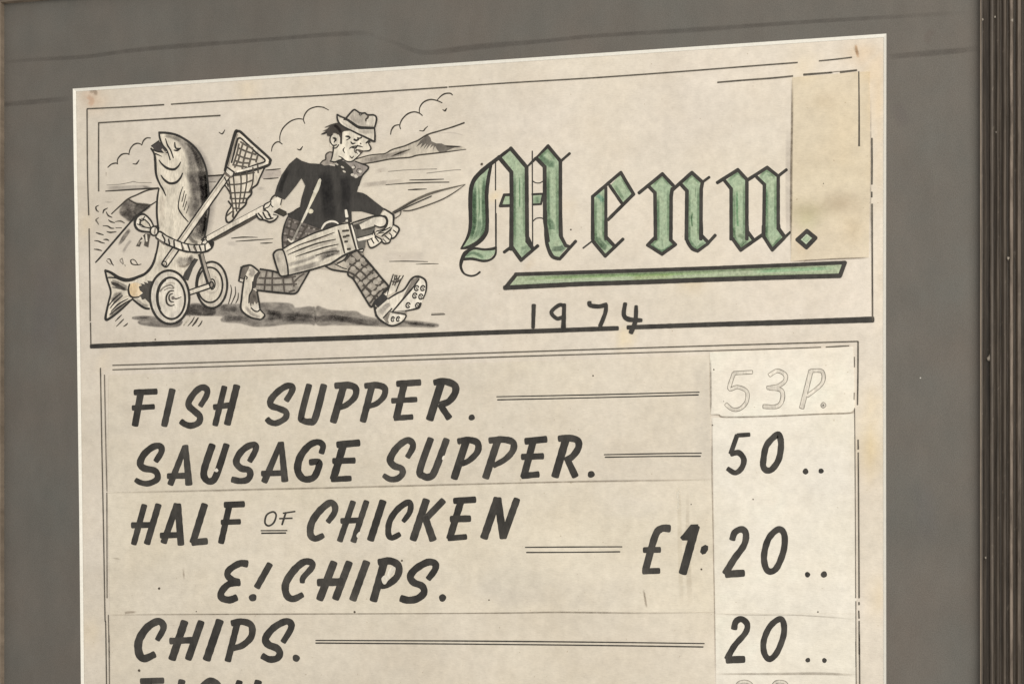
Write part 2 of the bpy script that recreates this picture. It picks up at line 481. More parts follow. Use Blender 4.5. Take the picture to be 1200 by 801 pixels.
def EF(cx, cy, rx, ry, c=K, rot=0):
    F(ell(cx, cy, rx, ry, rot, 16), c)
def dot(cx, cy, r, c=None):
    k = random.uniform(0.9, 1.2); c = c or tuple(x * k for x in K)
    q = [(cx + math.cos(t) * r * (1 + 0.07 * math.sin(3 * t + cx)), cy + math.sin(t) * r * (1 + 0.07 * math.sin(2 * t + cy))) for t in [i * math.pi / 8 for i in range(16)]]
    F(q, c)
def begin(name, parent=None, h=0.0, label=None, lift=None):
    global CUR, WS; WS = 1.0; CUR = Sheet(name, parent or card, h, label, lift); return CUR
def end():
    return CUR.build()

# ------------------------------------------------------------------ paper sheets (stains are age marks in the paper)
def hashn(x, y):
    s = math.sin(x * 12.9898 + y * 78.233) * 43758.5453; return s - math.floor(s)
def vnoise(x, y):
    xi, yi = math.floor(x), math.floor(y); fx, fy = x - xi, y - yi
    fx, fy = fx * fx * (3 - 2 * fx), fy * fy * (3 - 2 * fy)
    a, b, c, d = hashn(xi, yi), hashn(xi + 1, yi), hashn(xi, yi + 1), hashn(xi + 1, yi + 1)
    return a + (b - a) * fx + (c - a) * fy + (a - b - c + d) * fx * fy
STAINS = [  # x, y, rx, ry, strength, colour multiplier
    (112, 120, 14, 12, .55, (.93, .78, .66)), (104, 112, 9, 8, .5, (.85, .66, .55)), (940, 78, 16, 18, .6, (1.0, .94, .80)), (1010, 62, 20, 14, .75, (.95, .84, .70)),
    (1028, 120, 10, 40, .7, (1.0, .88, .70)), (1022, 85, 16, 12, .5, (1, .9, .72)), (1020, 525, 13, 34, .9, (1.0, .91, .70)), (1022, 470, 12, 20, .5, (1, .93, .76)), (1028, 700, 10, 24, .6, (1, .92, .75)),
    (1030, 200, 8, 30, .4, (.97, .88, .72)), (150, 320, 14, 10, .25, (1.04, .95, .82)), (733, 395, 10, 12, .7, (1.06, .97, .72)), (1030, 330, 6, 60, .3, (.95, .9, .76)), (580, 230, 7, 5, .7, (1.08, 1.0, .8)),
    (290, 105, 12, 8, .6, (1.05, .97, .80)), (105, 740, 12, 16, .5, (1.03, .95, .78)), (103, 265, 6, 14, .5, (1.05, .95, .75)), (665, 240, 8, 8, .4, (1.06, 1.0, .85)), (812, 333, 16, 7, .6, (1.0, .9, .7)),
    (120, 425, 8, 8, .4, (1.04, .96, .8)), (620, 312, 4, 3, .5, (.85, .75, .62))]
def stain(u, v, c, extra=()):
    k = 0.94 + 0.10 * vnoise(u / 60, v / 45) + 0.05 * vnoise(u / 17 + 40, v / 14)
    r = [c[0] * k, c[1] * k, c[2] * k * (0.985 + 0.03 * vnoise(u / 90 + 9, v / 70))]
    for (x, y, rx, ry, s, m) in list(STAINS) + list(extra):
        d = ((u - x) / rx) ** 2 + ((v - y) / ry) ** 2
        if d < 6:
            t = s * math.exp(-d * (0.7 + 0.6 * vnoise(u / 7, v / 7)))
            for q in range(3): r[q] *= 1 + (m[q] - 1) * t
    return (min(r[0], .84), min(r[1], .80), min(r[2], .74), 1)
def paper(name, outline, thick, base, colour, step=9, parent=None, extra=(), rough=0.0, label=None):
    """a sheet cut to the outline (photo px), thick metres proud of h=base, gridded for its stains"""
    us = [p[0] for p in outline]; vs_ = [p[1] for p in outline]
    # wobbled outline
    q = []
    for a, b in zip(outline, outline[1:] + outline[:1]):
        n = max(1, int(math.dist(a, b) / 12))
        for j in range(n):
            x, y = a[0] + (b[0] - a[0]) * j / n, a[1] + (b[1] - a[1]) * j / n
            q.append((x + rough * (vnoise(x / 9, y / 9 + 3) - .5), y + rough * (vnoise(x / 8 + 7, y / 9) - .5)))
    import bmesh
    bm = bmesh.new()
    top = base + thick
    vv = [bm.verts.new(P(u, v, top) - CO) for u, v in q]
    face = bm.faces.new(vv)
    x0, x1, y0, y1 = min(us), max(us), min(vs_), max(vs_)
    # cut the face into a grid so that the stains have vertices to live on
    def cut(a, b):
        pa, pb = P(*a, top), P(*b, top)
        d = (pb - pa).normalized(); nrm = Vector((d.z, 0, -d.x))
        bmesh.ops.bisect_plane(bm, geom=bm.verts[:] + bm.edges[:] + bm.faces[:], plane_co=pa - CO, plane_no=nrm, dist=1e-7)
    u = x0 + step
    while u < x1: cut((u, 0), (u, 900)); u += step
    v = y0 + step
    while v < y1: cut((0, v), (1200, v)); v += step
    # rim
    rim = [e for e in bm.edges if e.is_boundary]
    ex = bmesh.ops.extrude_edge_only(bm, edges=rim)
    for g in ex['geom']:
        if isinstance(g, bmesh.types.BMVert): g.co.y += thick + 0.00001
    bmesh.ops.recalc_face_normals(bm, faces=bm.faces)
    me = bpy.data.meshes.new(name); bm.to_mesh(me); bm.free()
    cols = []
    for vt in me.vertices:
        p = vt.co + CO; d = p - CAM
        t = FPX / d.dot(FWD)
        cols += stain(PPX + d.dot(RGT) * t, PPY - d.dot(UP) * t, colour, extra)
    at = me.attributes.new('col', 'FLOAT_COLOR', 'POINT'); at.data.foreach_set('color', cols)
    me.materials.append(M_PAPER)
    # normals must face the camera
    o = link(bpy.data.objects.new(name, me), parent or card)
    if label: o['label'] = label
    return o
C_BASE = lin(221, 211, 195); C_STRIP = lin(219, 209, 191); C_STRIP2 = lin(224, 214, 195); C_PRICE = lin(231, 224, 209); C_PATCH = lin(214, 201, 177); C_WHITE = lin(234, 226, 210)
H0, H1, H2, H3 = 0.0, 0.00010, 0.00018, 0.00024
sheet = paper('backing_sheet', [(70, 80), (1060, 20), (1062, 1465), (70, 1470)], 0.0015, -0.0015, C_BASE, 10)
paper('pasted_patch', [(928.5, 91), (1003, 84.5), (1019, 84), (1019.5, 200), (1018, 301.5), (975, 303), (927, 306), (926.5, 200)], H2, 0, C_PATCH, 5, rough=0.8, label='tan patch pasted after the word Menu',
      extra=[(965, 120, 14, 10, .6, (.86, .82, .76)), (945, 248, 24, 13, .9, (.74, .74, .64)), (985, 238, 22, 11, .8, (.72, .68, .64)), (1000, 268, 12, 18, .5, (.85, .8, .72)), (985, 258, 16, 14, .5, (1.08, 1.06, 1.02)), (945, 262, 12, 10, .5, (.98, 1.06, .92)), (990, 150, 22, 40, .4, (1.05, 1.0, .9)), (940, 285, 8, 14, .5, (.95, .87, .76))])
paper('pasted_strip', [(127.5, 440), (831, 416.5), (832.5, 500), (834, 561.5), (700, 563), (560, 566), (400, 570), (300, 572.5), (126, 577)], H3, 0, C_STRIP, 10, rough=0.7,
      extra=[(780, 500, 60, 40, .5, (.92, .92, .92)), (560, 470, 80, 40, .3, (.96, .96, .97))])
paper('pasted_strip', [(126, 577.2), (300, 572.7), (560, 566.2), (834.2, 561.7), (835.5, 650), (836.5, 716.8), (480, 718), (129, 720)], H2, 0, C_STRIP2, 10, rough=0.5,
      extra=[(600, 680, 70, 20, .5, (.91, .92, .93)), (810, 660, 8, 60, .3, (.95, .94, .93)), (180, 640, 60, 30, .4, (.96, .95, .92))])
paper('pasted_strip', [(129, 720.2), (480, 718.2), (836.5, 717), (838, 1000), (838, 1440), (132, 1440)], H1, 0, C_STRIP, 14, rough=0.5,
      extra=[(480, 780, 60, 40, .5, (.95, .94, .93)), (700, 770, 90, 30, .4, (.97, .96, .95))])
paper('price_patch', [(832, 412.5), (960, 408), (1000, 406), (1001.5, 479), (996, 483.5), (962, 484.5), (900, 487.5), (848, 488.5), (843, 486), (832.5, 485.5)], H3, 0, C_WHITE, 8, rough=0.8, label='cream slip pasted over the price, pencilled 53P')
paper('price_strip', [(834.5, 489), (1001, 484.5), (1003, 600), (1003.5, 718.5), (838, 718.5), (836.5, 600)], H1, 0, C_PRICE, 8, rough=0.4)
paper('price_strip', [(838, 718.7), (1003.6, 718.7), (1004, 789), (839, 789)], H1, 0, C_PRICE, 8, rough=0.4)
paper('price_strip', [(839, 789.3), (1004, 789.3), (1007, 1440), (842, 1440)], H1, 0, C_PRICE, 14, rough=0.4)
HI = H3 + 0.00003     # ink that runs over pasted pieces

# ------------------------------------------------------------------ ruled borders
def rule(pl, w, c=K, h=HI, name='border_rule', sm=True):
    begin(name, h=h); T(0, 0, 1)
    for s in (pl if isinstance(pl, list) else [pl]): S(s, w, c, sm, cap=0.5, var=0.2)
    end()
KL = lin(88, 82, 72)     # thin pen line
rule(['102,127.6 150,125.3 192,122.8', '200.6,122.2 250,119 320,115 400,110.6 524,102.3', '526,102 600,97 700,91 800,83.8 880,77.5 934.5,73.4', '960,71.5 980,69.5 998,67.3'], [1.5, 1.7], KL)
rule(['115.3,144 180,140 258,135.4'], [1.6, 1.8], KL)
rule(['841,96.6 870,94.2 905,91.6 929,89.2'], [1.8, 2.0], KL)
rule(['942,87.6 955,86.6 975,85.0', '985,84.6 1004,82.4'], [2.6, 2.0], KL)
rule(['968,86 980,84 990,83.8'], 1.0, lin(130, 122, 110))
rule(['102,128 102.5,200 104,252', '104.4,268 105.3,330 105.7,376', '106,378 106.5,404'], 1.4, KL)
rule(['115.6,144 115.5,190 115.6,224'], 1.5, KL)
rule(['1006.4,84 1006.8,130 1006.8,171'], [1.4, 2.2], KL)
rule(['1021.8,162 1022,190 1021.8,216', '1021.6,225 1021.6,231', '1022,239 1022.2,300 1022.6,376'], 1.8, KL)
rule(['106.5,405.6 200,402 400,396 560,390 640,387.4 724,384.4'], [5.2, 5.6, 5.8, 5.4, 5.4], K)
rule(['735.5,383.5 830,380.2 920,377.6 1023,374.2'], [5.2, 5.6, 6.4, 7.0], K)
rule(['132,427.8 300,422.6 600,412.4 830,405 1005.5,399.8'], [1.3, 1.5], KL)
rule(['132,433 300,427.8 600,417.6 830,410.8 900,408.8 962,406.6', '968,406.4 995,405'], [1.2, 1.5, 1.0], KL)
rule(['117.7,431 119.3,520 121.3,620 123.0,720 124.8,800 131,1440'], 1.3, KL)
rule(['122.4,439 124.4,540 125.4,575', '125.2,577 125.5,700', '127,720 127.6,752', '128,770 128.2,800 134,1440'], 1.2, lin(112, 104, 93))
rule(['1005.6,400 1005.4,440 1004.9,474'], [1.8, 1.6], KL)
rule(['1005.6,515 1005.8,526', '1005.8,530 1006.4,620 1006.8,700', '1006.6,705 1006.8,708', '1006.4,715 1006.8,724', '1006.8,727 1007,766', '1007.3,769 1007.5,800 1012,1440'], [1.5, 1.7], KL)
rule(['1001.2,418 1001.4,430', '1001,460 1000.8,468', '1001.4,478 1001.8,512 1002.4,600 1002.8,700', '1003,704 1003.2,780 1003.4,800 1009,1440'], 1.1, lin(112, 104, 93))
# dotted lines leading to the prices
def leader(a, b):
    rule(a, [1.3, 1.6, 1.3], K, HI, 'leader_rule'); rule(b, [1.6, 1.4, 1.6], K, HI, 'leader_rule')
leader('582,464.6 700,462.2 819.5,459.2', '583,468.2 700,465.6 818.5,462.4')
leader('708,532.4 770,531.2 822,530.6', '709,535.4 770,534.4 821,534.2')
leader('615.5,640.8 670,640.4 729,640.2', '617,646.8 670,646.6 726.5,646')
leader('370,749.7 540,750.4 700,751.8 825.5,753.4', '370,752.8 540,754 700,755.6 824,757.4')

# soft grey lines along the edges of the pasted pieces
GR = lin(120, 110, 96)
begin('edge_line', h=HI); T(0, 0, 1)
W('126,577.5 200,575.6 300,573.2 400,571 560,566.8 700,563.6 834,562.2', [2.2, 3.0, 2.2, 2.6, 2.0, 2.8, 2.6], GR, .62)
W('129,720.4 160,719.6 300,719 480,718.4 600,717.6 660,716.8 760,718.0 836,717.2', [2.6, 2.0, 2.2, 1.6, 2.0, 2.6, 1.8], GR, .66)
W('838,719 880,720 940,720.5 1002,725', 2.0, GR, .35)
W('839,789 900,789 960,788.6 1001,790.6', [2.6, 3.4, 4.2, 3], GR, .5)
W('832.5,420 833,455 833,484', 2.6, GR, .6); W('834.6,489 834.5,520 834.5,562 836,640 837.4,718 838.5,800', [2.6, 2.0, 1.6, 1.8, 2.4], GR, .6)
W('832,485.5 842,485.8 850,488.4 900,487.6 962,484.8 996,483.6 1001,479', [2.4, 2.6, 2.2, 2.6], GR, .75)
W('928.3,92 928.2,140 927.4,200 926.6,300', [3.6, 3.2, 3.8, 2.4], lin(112, 103, 92), .75)
W('924.5,150 924,200 923.6,280', [8, 9, 6], lin(170, 160, 146), .5)
W('927,306.4 975,303.6 1018,302', 2.4, GR, .75); W('1019.8,300 1020.4,200 1020.4,110', 2.2, GR, .4)
W('822,420 823,480 824,555', 22, lin(180, 172, 158), .2)
end()
begin('soft_line', h=H2); T(0, 0, 1)  # fold shading painted on the strip as dark and light strokes
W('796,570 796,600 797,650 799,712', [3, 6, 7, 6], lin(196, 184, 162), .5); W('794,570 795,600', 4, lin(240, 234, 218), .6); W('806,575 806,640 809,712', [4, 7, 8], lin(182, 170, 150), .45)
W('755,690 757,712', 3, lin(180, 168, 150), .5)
end()

# ------------------------------------------------------------------ hand lettering
def row(name, h, label, specs):
    """specs: (tile, [strokes]) per letter; every letter is a piece of its own"""
    e = bpy.data.objects.new(name, None); link(e, card); e['label'] = label; e.empty_display_size = 0.02
    for tile, strokes in specs:
        begin('dot' if strokes[0][0] == 'dot' else 'letter', parent=e, h=h + 2e-5); T(*tile)
        base = random.uniform(0.85, 1.3)
        for st in strokes:
            k = base * random.uniform(0.92, 1.1); c = tuple(x * k for x in K)
            if st[0] == 'dot': dot(*st[1:], c=c)
            elif st[0] == 'fill': F(st[1], c)
            elif st[0] == 'chip': F(st[1], lin(222, 214, 198), sm=True)
            else:
                s, wd = st[0], st[1]; cl = len(st) > 2 and st[2] == 'o'; sharp = len(st) > 2 and st[2] == 's'
                S(s, wd, c, not sharp, cl, cap=0.45, var=0.24)
        end()
    return e
Z = 20 / 3
a1 = (140, 430, Z); a2 = (300, 430, Z); a3 = (450, 430, Z)
row('item_lettering', H3, 'painted black words FISH SUPPER.', [
    (a1, [('120,197 288,190', 48), ('168,190 122,452', 54), ('105,318 268,308', 43)]),
    (a1, [('413,178 350,455', 53)]),
    (a1, [('633,300 680,222 683,175 645,158 595,190 545,262 545,305 588,345 628,385 618,432 563,456 515,446 482,424', [42, 48, 52, 50, 52, 54, 52, 50, 50, 46])]),
    (a1, [('820,155 748,450', 48), ('916,148 843,442', 56), ('740,312 880,293', 46)]),
    (a2, [('238,258 278,192 283,152 240,147 172,190 116,255 120,300 178,322 234,350 228,398 160,436 112,428 88,406', [46, 50, 50, 52, 54, 50, 50, 48, 48, 46])]),
    (a2, [('415,140 355,375 368,415 418,426 462,398 530,142', [50, 52, 50, 54, 56, 54])]),
    (a2, [('684,150 604,425', 58), ('622,145 720,140 778,165 772,232 705,295 640,318', [50, 56, 52, 46, 44])]),
    (a2, [('905,150 836,420', 54), ('855,146 940,140 1004,163 1000,225 945,282 880,305', [46, 54, 50, 44, 42])]),
    (a3, [('105,130 280,119', 52), ('158,130 97,395', 56), ('65,262 252,252', 44), ('85,398 220,388', 44)]),
    (a3, [('448,120 358,405', 62), ('395,120 470,110 550,140 556,200 505,268 440,290', [50, 58, 56, 50]), ('440,296 508,395', [48, 54])]),
    (a3, [('dot', 685, 392, 25)])])
b1 = (140, 490, Z); b2 = (290, 490, Z); b3 = (430, 490, Z); b4 = (570, 490, Z)
row('item_lettering', H3, 'painted black words SAUSAGE SUPPER.', [
    (b1, [('285,332 328,260 318,217 262,222 192,280 162,350 192,388 270,405 298,440 288,480 222,508 165,500 128,480', [46, 50, 52, 54, 56, 54, 50, 50, 48, 44, 40])]),
    (b1, [('512,222 398,512', [46, 50]), ('516,215 542,512', [44, 58]), ('380,450 535,446', 48)]),
    (b1, [('725,208 662,400 670,470 715,490 758,440 836,206', [58, 56, 52, 56, 52]), ('chip', '745,398 758,388 772,404 762,418 742,412')]),
    (b1, [('1018,332 1062,250 1058,207 1002,218 942,270 912,340 950,388 1008,402 1022,440 998,478 942,488 882,476', [46, 50, 52, 54, 54, 52, 52, 50, 50])]),
    (b2, [('258,195 132,492', [44, 54]), ('264,190 292,485', [44, 56]), ('115,430 290,425', 46)]),
    (b2, [('578,268 590,212 550,184 480,212 412,300 392,400 430,466 490,472 532,440 560,345 490,342', [46, 48, 50, 56, 60, 56, 52, 54, 54, 50])]),
    (b2, [('705,205 870,190', 56), ('750,205 672,470', 60), ('672,332 835,328', 48), ('660,475 805,468', 46)]),
    (b3, [('318,300 357,230 352,187 308,172 232,230 182,318 210,368 268,390 278,430 240,468 182,474 132,445', [44, 50, 52, 54, 58, 54, 50, 50, 48, 40])]),
    (b3, [('498,160 415,400 440,448 488,456 530,410 622,165', [54, 56, 56, 58, 54]), ('chip', '590,300 606,290 602,318 588,322')]),
    (b3, [('778,170 682,465', 60), ('715,178 800,168 864,192 864,258 802,325 740,355', [50, 54, 54, 48, 42])]),
    (b3, [('1022,172 928,460', 58), ('960,172 1060,164 1140,186 1140,250 1080,318 990,368', [50, 54, 54, 48, 42])]),
    (b4, [('308,178 465,162', 54), ('368,170 292,455', 56), ('280,300 440,294', 50), ('280,448 405,436', 50)]),
    (b4, [('622,160 537,450', 62), ('568,158 640,152 712,172 718,230 670,298 620,325', [50, 56, 54, 50]), ('640,335 694,450', [50, 58])]),
    (b4, [('dot', 818, 436, 28)])])
c1 = (140, 570, Z); c2 = (290, 570, Z); c3 = (450, 570, Z)
row('item_lettering', H2, 'painted black words HALF OF CHICKEN', [
    (c1, [('194,145 112,445', 48), ('304,142 216,440', 52), ('100,300 265,297', 48)]),
    (c1, [('448,140 346,432', 52), ('456,140 480,448', 54), ('325,380 475,375', 48)]),
    (c1, [('665,140 575,430', 56), ('572,434 680,424', 54)]),
    (c1, [('825,141 970,135', 50), ('860,140 794,435', 50), ('800,277 940,272', 44)]),
    (c2, [('200,195 150,220 137,280 165,304 205,280 224,222', 15, 'o')]),
    (c2, [('278,206 372,192', 13), ('300,200 270,296', 16), ('250,248 350,245', 13)]),
    (c2, [('105,342 310,341', 10)]), (c2, [('110,362 300,360', 13)]),
    (c2, [('630,272 680,200 680,145 640,126 562,190 502,280 492,370 530,404 590,380', [44, 50, 52, 56, 58, 56, 52, 44])]),
    (c2, [('825,118 722,420', 48), ('930,115 828,425', 48), ('735,266 890,260', 46), ('chip', '852,378 872,352 884,362 862,396')]),
    (c2, [('1058,115 962,412', 58)]),
    (c3, [('152,268 200,200 208,135 178,124 102,180 44,270 34,365 62,398 122,370', [38, 46, 46, 50, 50, 48, 46, 42])]),
    (c3, [('330,105 228,410', 60), ('462,108 330,245', 54), ('322,240 382,412', [54, 60])]),
    (c3, [('550,110 710,100', 52), ('602,110 514,400', 56), ('525,252 670,248', 54), ('505,402 640,390', 46)]),
    (c3, [('885,95 782,395', 62), ('888,95 932,395', 60), ('1038,98 932,392', 56)])])
d1 = (240, 640, Z); d2 = (390, 640, Z)
row('item_lettering', H2, 'painted black ampersand and word CHIPS. under the half chicken', [
    (d1, [('328,134 270,132 192,180 178,225 215,258 265,272', [58, 54, 52, 52, 50, 44]), ('270,284 190,292 132,350 132,398 190,416 245,398', [50, 54, 56, 56, 58])]),
    (d1, [('508,138 408,315', 52), ('dot', 375, 398, 31)]),
    (d1, [('762,278 770,240 838,160 828,122 770,122 692,190 632,290 640,378 690,408 762,376', [42, 46, 50, 52, 56, 60, 60, 56, 54, 46])]),
    (d1, [('1008,125 898,410', 62), ('1128,125 1022,405', 60), ('888,280 1070,275', 62)]),
    (d2, [('263,122 157,412', 60)]),
    (d2, [('402,120 318,418', 62), ('362,122 450,112 514,152 505,228 442,288 380,308', [56, 60, 56, 54, 50]), ('chip', '380,250 400,226 420,228 450,165 485,160 478,195 432,262 412,292 392,288')]),
    (d2, [('747,250 798,180 798,132 740,122 650,172 606,230 630,278 698,308 712,360 660,406 590,418 535,404', [48, 54, 56, 58, 58, 56, 54, 58, 58, 58])]),
    (d2, [('dot', 857, 400, 29)])])
e1 = (140, 681, Z); e2 = (260, 681, Z)
row('item_lettering', H1, 'painted black word CHIPS. beside the long rule', [
    (e1, [('297,452 342,370 333,324 290,312 212,362 152,460 152,556 192,600 272,568', [44, 52, 56, 60, 64, 64, 62, 54])]),
    (e1, [('508,315 412,602', 62), ('638,315 538,602', 58), ('400,463 590,455', 52)]),
    (e1, [('783,308 682,605', 64)]),
    (e1, [('922,320 847,615', 52), ('880,324 960,312 1030,342 1030,428 962,496 890,518', [52, 54, 54, 52, 48])]),
    (e2, [('480,468 538,370 536,322 490,312 402,362 342,440 362,490 430,520 453,560 430,598 372,606 318,580', [46, 54, 54, 56, 60, 58, 54, 54, 50])]),
    (e2, [('dot', 580, 597, 29)])])
row('item_lettering', H1, 'painted black word FISH cut by the bottom edge', [
    (e1, [('170,777 340,772', 50), ('232,780 165,1060', 55), ('150,915 300,908', 44)]),
    (e1, [('488,775 420,1060', 56)]),
    (e1, [('735,905 770,830 755,790 700,775 640,830 600,910 650,950 700,990 690,1040 630,1060 560,1030', 52)]),
    (e1, [('938,780 860,1060', 54), ('1085,780 1000,1060', 58), ('870,915 1040,905', 46)])])
# prices
f1 = (830, 490, Z); f2 = (730, 590, Z); f3 = (830, 590, Z); f4 = (830, 681, Z)
row('price_lettering', H1, 'painted black price 50 for the sausage supper', [
    (f1, [('322,126 228,132', 34), ('225,132 176,272', 38), ('178,278 238,268 278,320 260,388 210,424 152,392', [40, 46, 46, 44, 42, 38])]),
    (f1, [('538,126 456,210 430,330 432,380 460,406 502,392 550,320 568,220 562,152', 50, 'o')]),
    (f1, [('dot', 760, 413, 23)]), (f1, [('dot', 881, 410, 21)])])
row('price_lettering', H2, 'painted black price 1 pound 20 for the half chicken', [
    (f2, [('362,192 298,194 250,255 178,510', [60, 58, 56, 58]), ('165,360 288,358', 48), ('160,526 282,522', 48)]),
    (f2, [('568,178 468,538', 66), ('fill', '445,262 470,235 530,160 590,158 565,280 500,285 465,286')]),
    (f2, [('fill', '602,375 612,335 642,318 666,328 666,358 646,388 620,396')]),
    (f3, [('188,276 208,222 260,198 294,232 280,320 202,430 136,540', [50, 50, 52, 52, 50, 54, 56]), ('142,548 275,540', 58)]),
    (f3, [('548,198 472,270 436,400 450,500 490,528 540,490 590,360 594,240', 50, 'o')]),
    (f3, [('dot', 775, 552, 21)]), (f3, [('dot', 904, 550, 25)])])
row('price_lettering', H1, 'painted black price 20 for the chips', [
    (f4, [('202,366 216,312 260,292 304,332 290,400 205,500 148,600', [50, 50, 50, 48, 46, 48, 50]), ('148,610 278,606', 58)]),
    (f4, [('555,292 482,350 434,460 438,558 480,604 538,550 588,420 588,322', 48, 'o')]),
    (f4, [('dot', 778, 612, 19)]), (f4, [('dot', 907, 615, 19)])])
def pencil(specs, label, tile, h):
    e = bpy.data.objects.new('pencilled_price', None); link(e, card); e['label'] = label; e.empty_display_size = 0.02
    for strokes in specs:
        begin('digit', parent=e, h=h); T(*tile)
        for s, wd in strokes: S(s, wd, lin(146, 139, 127), True, cap=.5, var=.25)
        for s, wd in strokes: S(s, wd - 13, lin(214, 206, 191), True, cap=.2, var=.03)
        end()
pencil([[('342,272 200,280', 34), ('200,282 165,400 230,388 300,422 300,500 250,556 190,562 138,522', 34)],
        [('478,296 540,262 600,292 598,342 540,382 462,394', 36), ('480,396 568,412 580,480 540,538 432,540', 38)],
        [('802,262 730,550', 42), ('802,262 890,268 888,360 772,458', 34)],
        [('885,532 898,516 912,530 898,544 886,534', 22)]], 'faint pencilled price 53P', (830, 395, Z), H3)
pencil([[('222,820 240,790 285,780 325,792 345,820', 30)], [('500,820 525,788 560,780 600,790 622,820', 30)]], 'faint pencilled numerals at the bottom edge', (830, 681, Z), H1)

# 1974
e = bpy.data.objects.new('date_lettering', None); link(e, card); e['label'] = 'black felt pen date 1974'; e.empty_display_size = 0.02
for st in ([('170,318 165,490', [34, 28])], [('408,322 368,316 308,370 350,420 398,408', 30), ('408,312 402,488', [30, 38])],
           [('605,295 612,318 680,326 736,312', 34), ('736,318 728,380 690,476', [30, 34])], [('884,305 874,390 910,426 1010,434', [32, 34, 40, 30]), ('970,325 964,440 930,528', [28, 36, 38])]):
    begin('digit', parent=e, h=HI + 0.00002); T(600, 310, Z)
    for s, wd in st: S(s, wd, K, True, cap=.7, var=.15)
    end()

# ------------------------------------------------------------------ the word Menu in green blackletter
GREEN = lin(166, 184, 154); GD = lin(112, 122, 104); GL = lin(206, 218, 190)
t1 = (530, 165, 1200 / 195); t2 = (530, 250, 8); t3 = (680, 180, 8); t4 = (680, 240, 8); t5 = (810, 180, 8); t6 = (860, 240, 8)
def ES(s, w): W(s, w, lin(122, 130, 108), .62)
def GF(s): F(s, GREEN, mi=2)
def B(s, w=27): S(s, [x * 1.14 for x in w] if isinstance(w, list) else w * 1.14, K, False, cap=.9, var=.16)
begin('title_letter', h=H0, label='green blackletter capital M')
T(*t1)
GF('275,195 255,300 248,400 250,600 238,680 190,730 70,775 125,690 135,600 132,380 150,290 230,205')
W('165,300 160,450 160,600 130,710', [20, 40, 40, 26], GD, .75); W('235,240 225,400 228,620 190,710', [20, 30, 36, 30], GD, .5); W('195,560 190,640 150,720', 40, GD, .5)
W('190,320 195,480 190,560', 10, lin(80, 112, 78), .6); W('120,745 190,690 225,640', 8, GL, .7)
GF('345,120 420,60 535,190 540,700 585,780 540,800 430,760 430,230')
W('370,110 420,90 460,150', 30, GL, .5); W('485,260 487,400 485,480', 9, lin(70, 110, 74), .7); W('520,220 525,700', 12, GL, .5); W('450,250 445,700', 18, GD, .35)
GF('372,395 430,392 430,465 350,468'); GF('580,392 645,390 636,456 580,458'); W('580,425 645,425', 60, GD, .7)
GF('605,125 690,40 775,150 780,690 830,770 800,800 690,770 672,600 668,190')
W('620,110 690,160 740,170', 60, GD, .7); W('690,560 720,620 700,700', 50, GD, .6); W('740,650 740,740 780,790', 60, lin(110, 112, 102), .8); W('750,180 752,560', 14, GL, .4); W('690,220 695,560', 20, GD, .4)
T(*t2); GF('560,300 560,200 700,200 705,260 745,335 650,430'); GF('870,150 1015,150 1020,230 1080,310 1000,410 950,400 900,320')
W('640,330 720,320 655,400', 40, lin(150, 146, 130), .6); W('930,330 1010,330 1050,310', 60, lin(112, 112, 102), .8); W('985,398 1030,345', 7, GL, .8)
GF('100,400 180,340 290,338 400,335 400,375 350,425 290,438 200,418 120,425')
W('120,400 200,370 300,420', 36, GD, .7); W('300,410 360,400 390,350', 10, GL, .7); W('225,385 250,385', 14, GL, .5)
T(*t1)
ES('447,240 445,500 445,760', 40); ES('520,200 522,500 526,700', 36); ES('690,200 690,480 700,700', 40); ES('760,170 760,480 765,680', 36); ES('155,330 152,480 152,620 120,720', 46); ES('228,260 226,450 230,620 190,715', 40); ES('620,120 690,70 750,140', 40)
WS = 1.3
S('422,55 340,118 230,205 162,275 136,345 130,450 131,600 112,690 62,778', [16, 20, 26, 24, 24, 24, 20, 16, 8]); S('280,180 262,260 248,380 250,480 252,600 240,670 190,728 130,762 62,778', [14, 20, 22, 20, 20, 24, 26, 22, 8])
WS = 1.0
B('312,155 312,355', 8); B('312,425 313,690 314,790', 8)
B('336,118 426,226 428,420 424,780', 26); B('422,55 536,190 540,690 578,775', 25)
B('374,390 430,388', 18); B('374,392 346,470 430,467', 19)
B('538,190 600,128 690,38', [12, 20]); B('606,126 666,188 668,580 690,720', 25); B('690,38 780,146 780,680 818,755', 23); B('782,148 846,92', 17)
B('577,75 578,400 580,770', 8); S('578,288 600,302 630,304 656,290', 8); S('580,582 605,560 640,556 664,566', 9)
B('578,386 655,382 640,456 580,460', 14)
T(*t2)
B('556,-40 556,312 646,438', 32); B('700,0 702,262 752,328', 30); B('488,362 546,320', 26); B('646,438 800,305', 28)
S('876,-20 876,180 892,300 938,402 1008,426', [28, 30, 34, 38, 30]); B('1016,0 1022,225 1064,300 1096,312', 28); B('1008,426 1156,262', 27)
WS = 1.3
S('412,0 410,290 400,326 300,338 200,328 125,370 92,430 80,500 110,562 170,585 222,576 260,548', [8, 10, 22, 16, 18, 30, 28, 20, 14, 14, 14, 14]); S('100,430 190,426 290,446 360,432 404,385 411,320', [20, 20, 18, 16, 16, 10])
end()
begin('title_letter', h=H0, label='green blackletter letter e')
T(*t3); GF('122,405 240,320 242,800 118,800'); GF('280,300 375,195 495,375 395,465')
W('140,380 200,420 200,460', 50, lin(120, 150, 140), .6); W('395,430 440,395', 40, GD, .7); W('340,240 400,260 450,360', 18, GL, .4)
T(*t4); GF('118,200 240,200 245,305 305,385 232,475 120,340'); W('150,300 210,380 250,400', 70, lin(112, 118, 102), .8); W('140,335 225,430 285,385', 8, GL, .8)
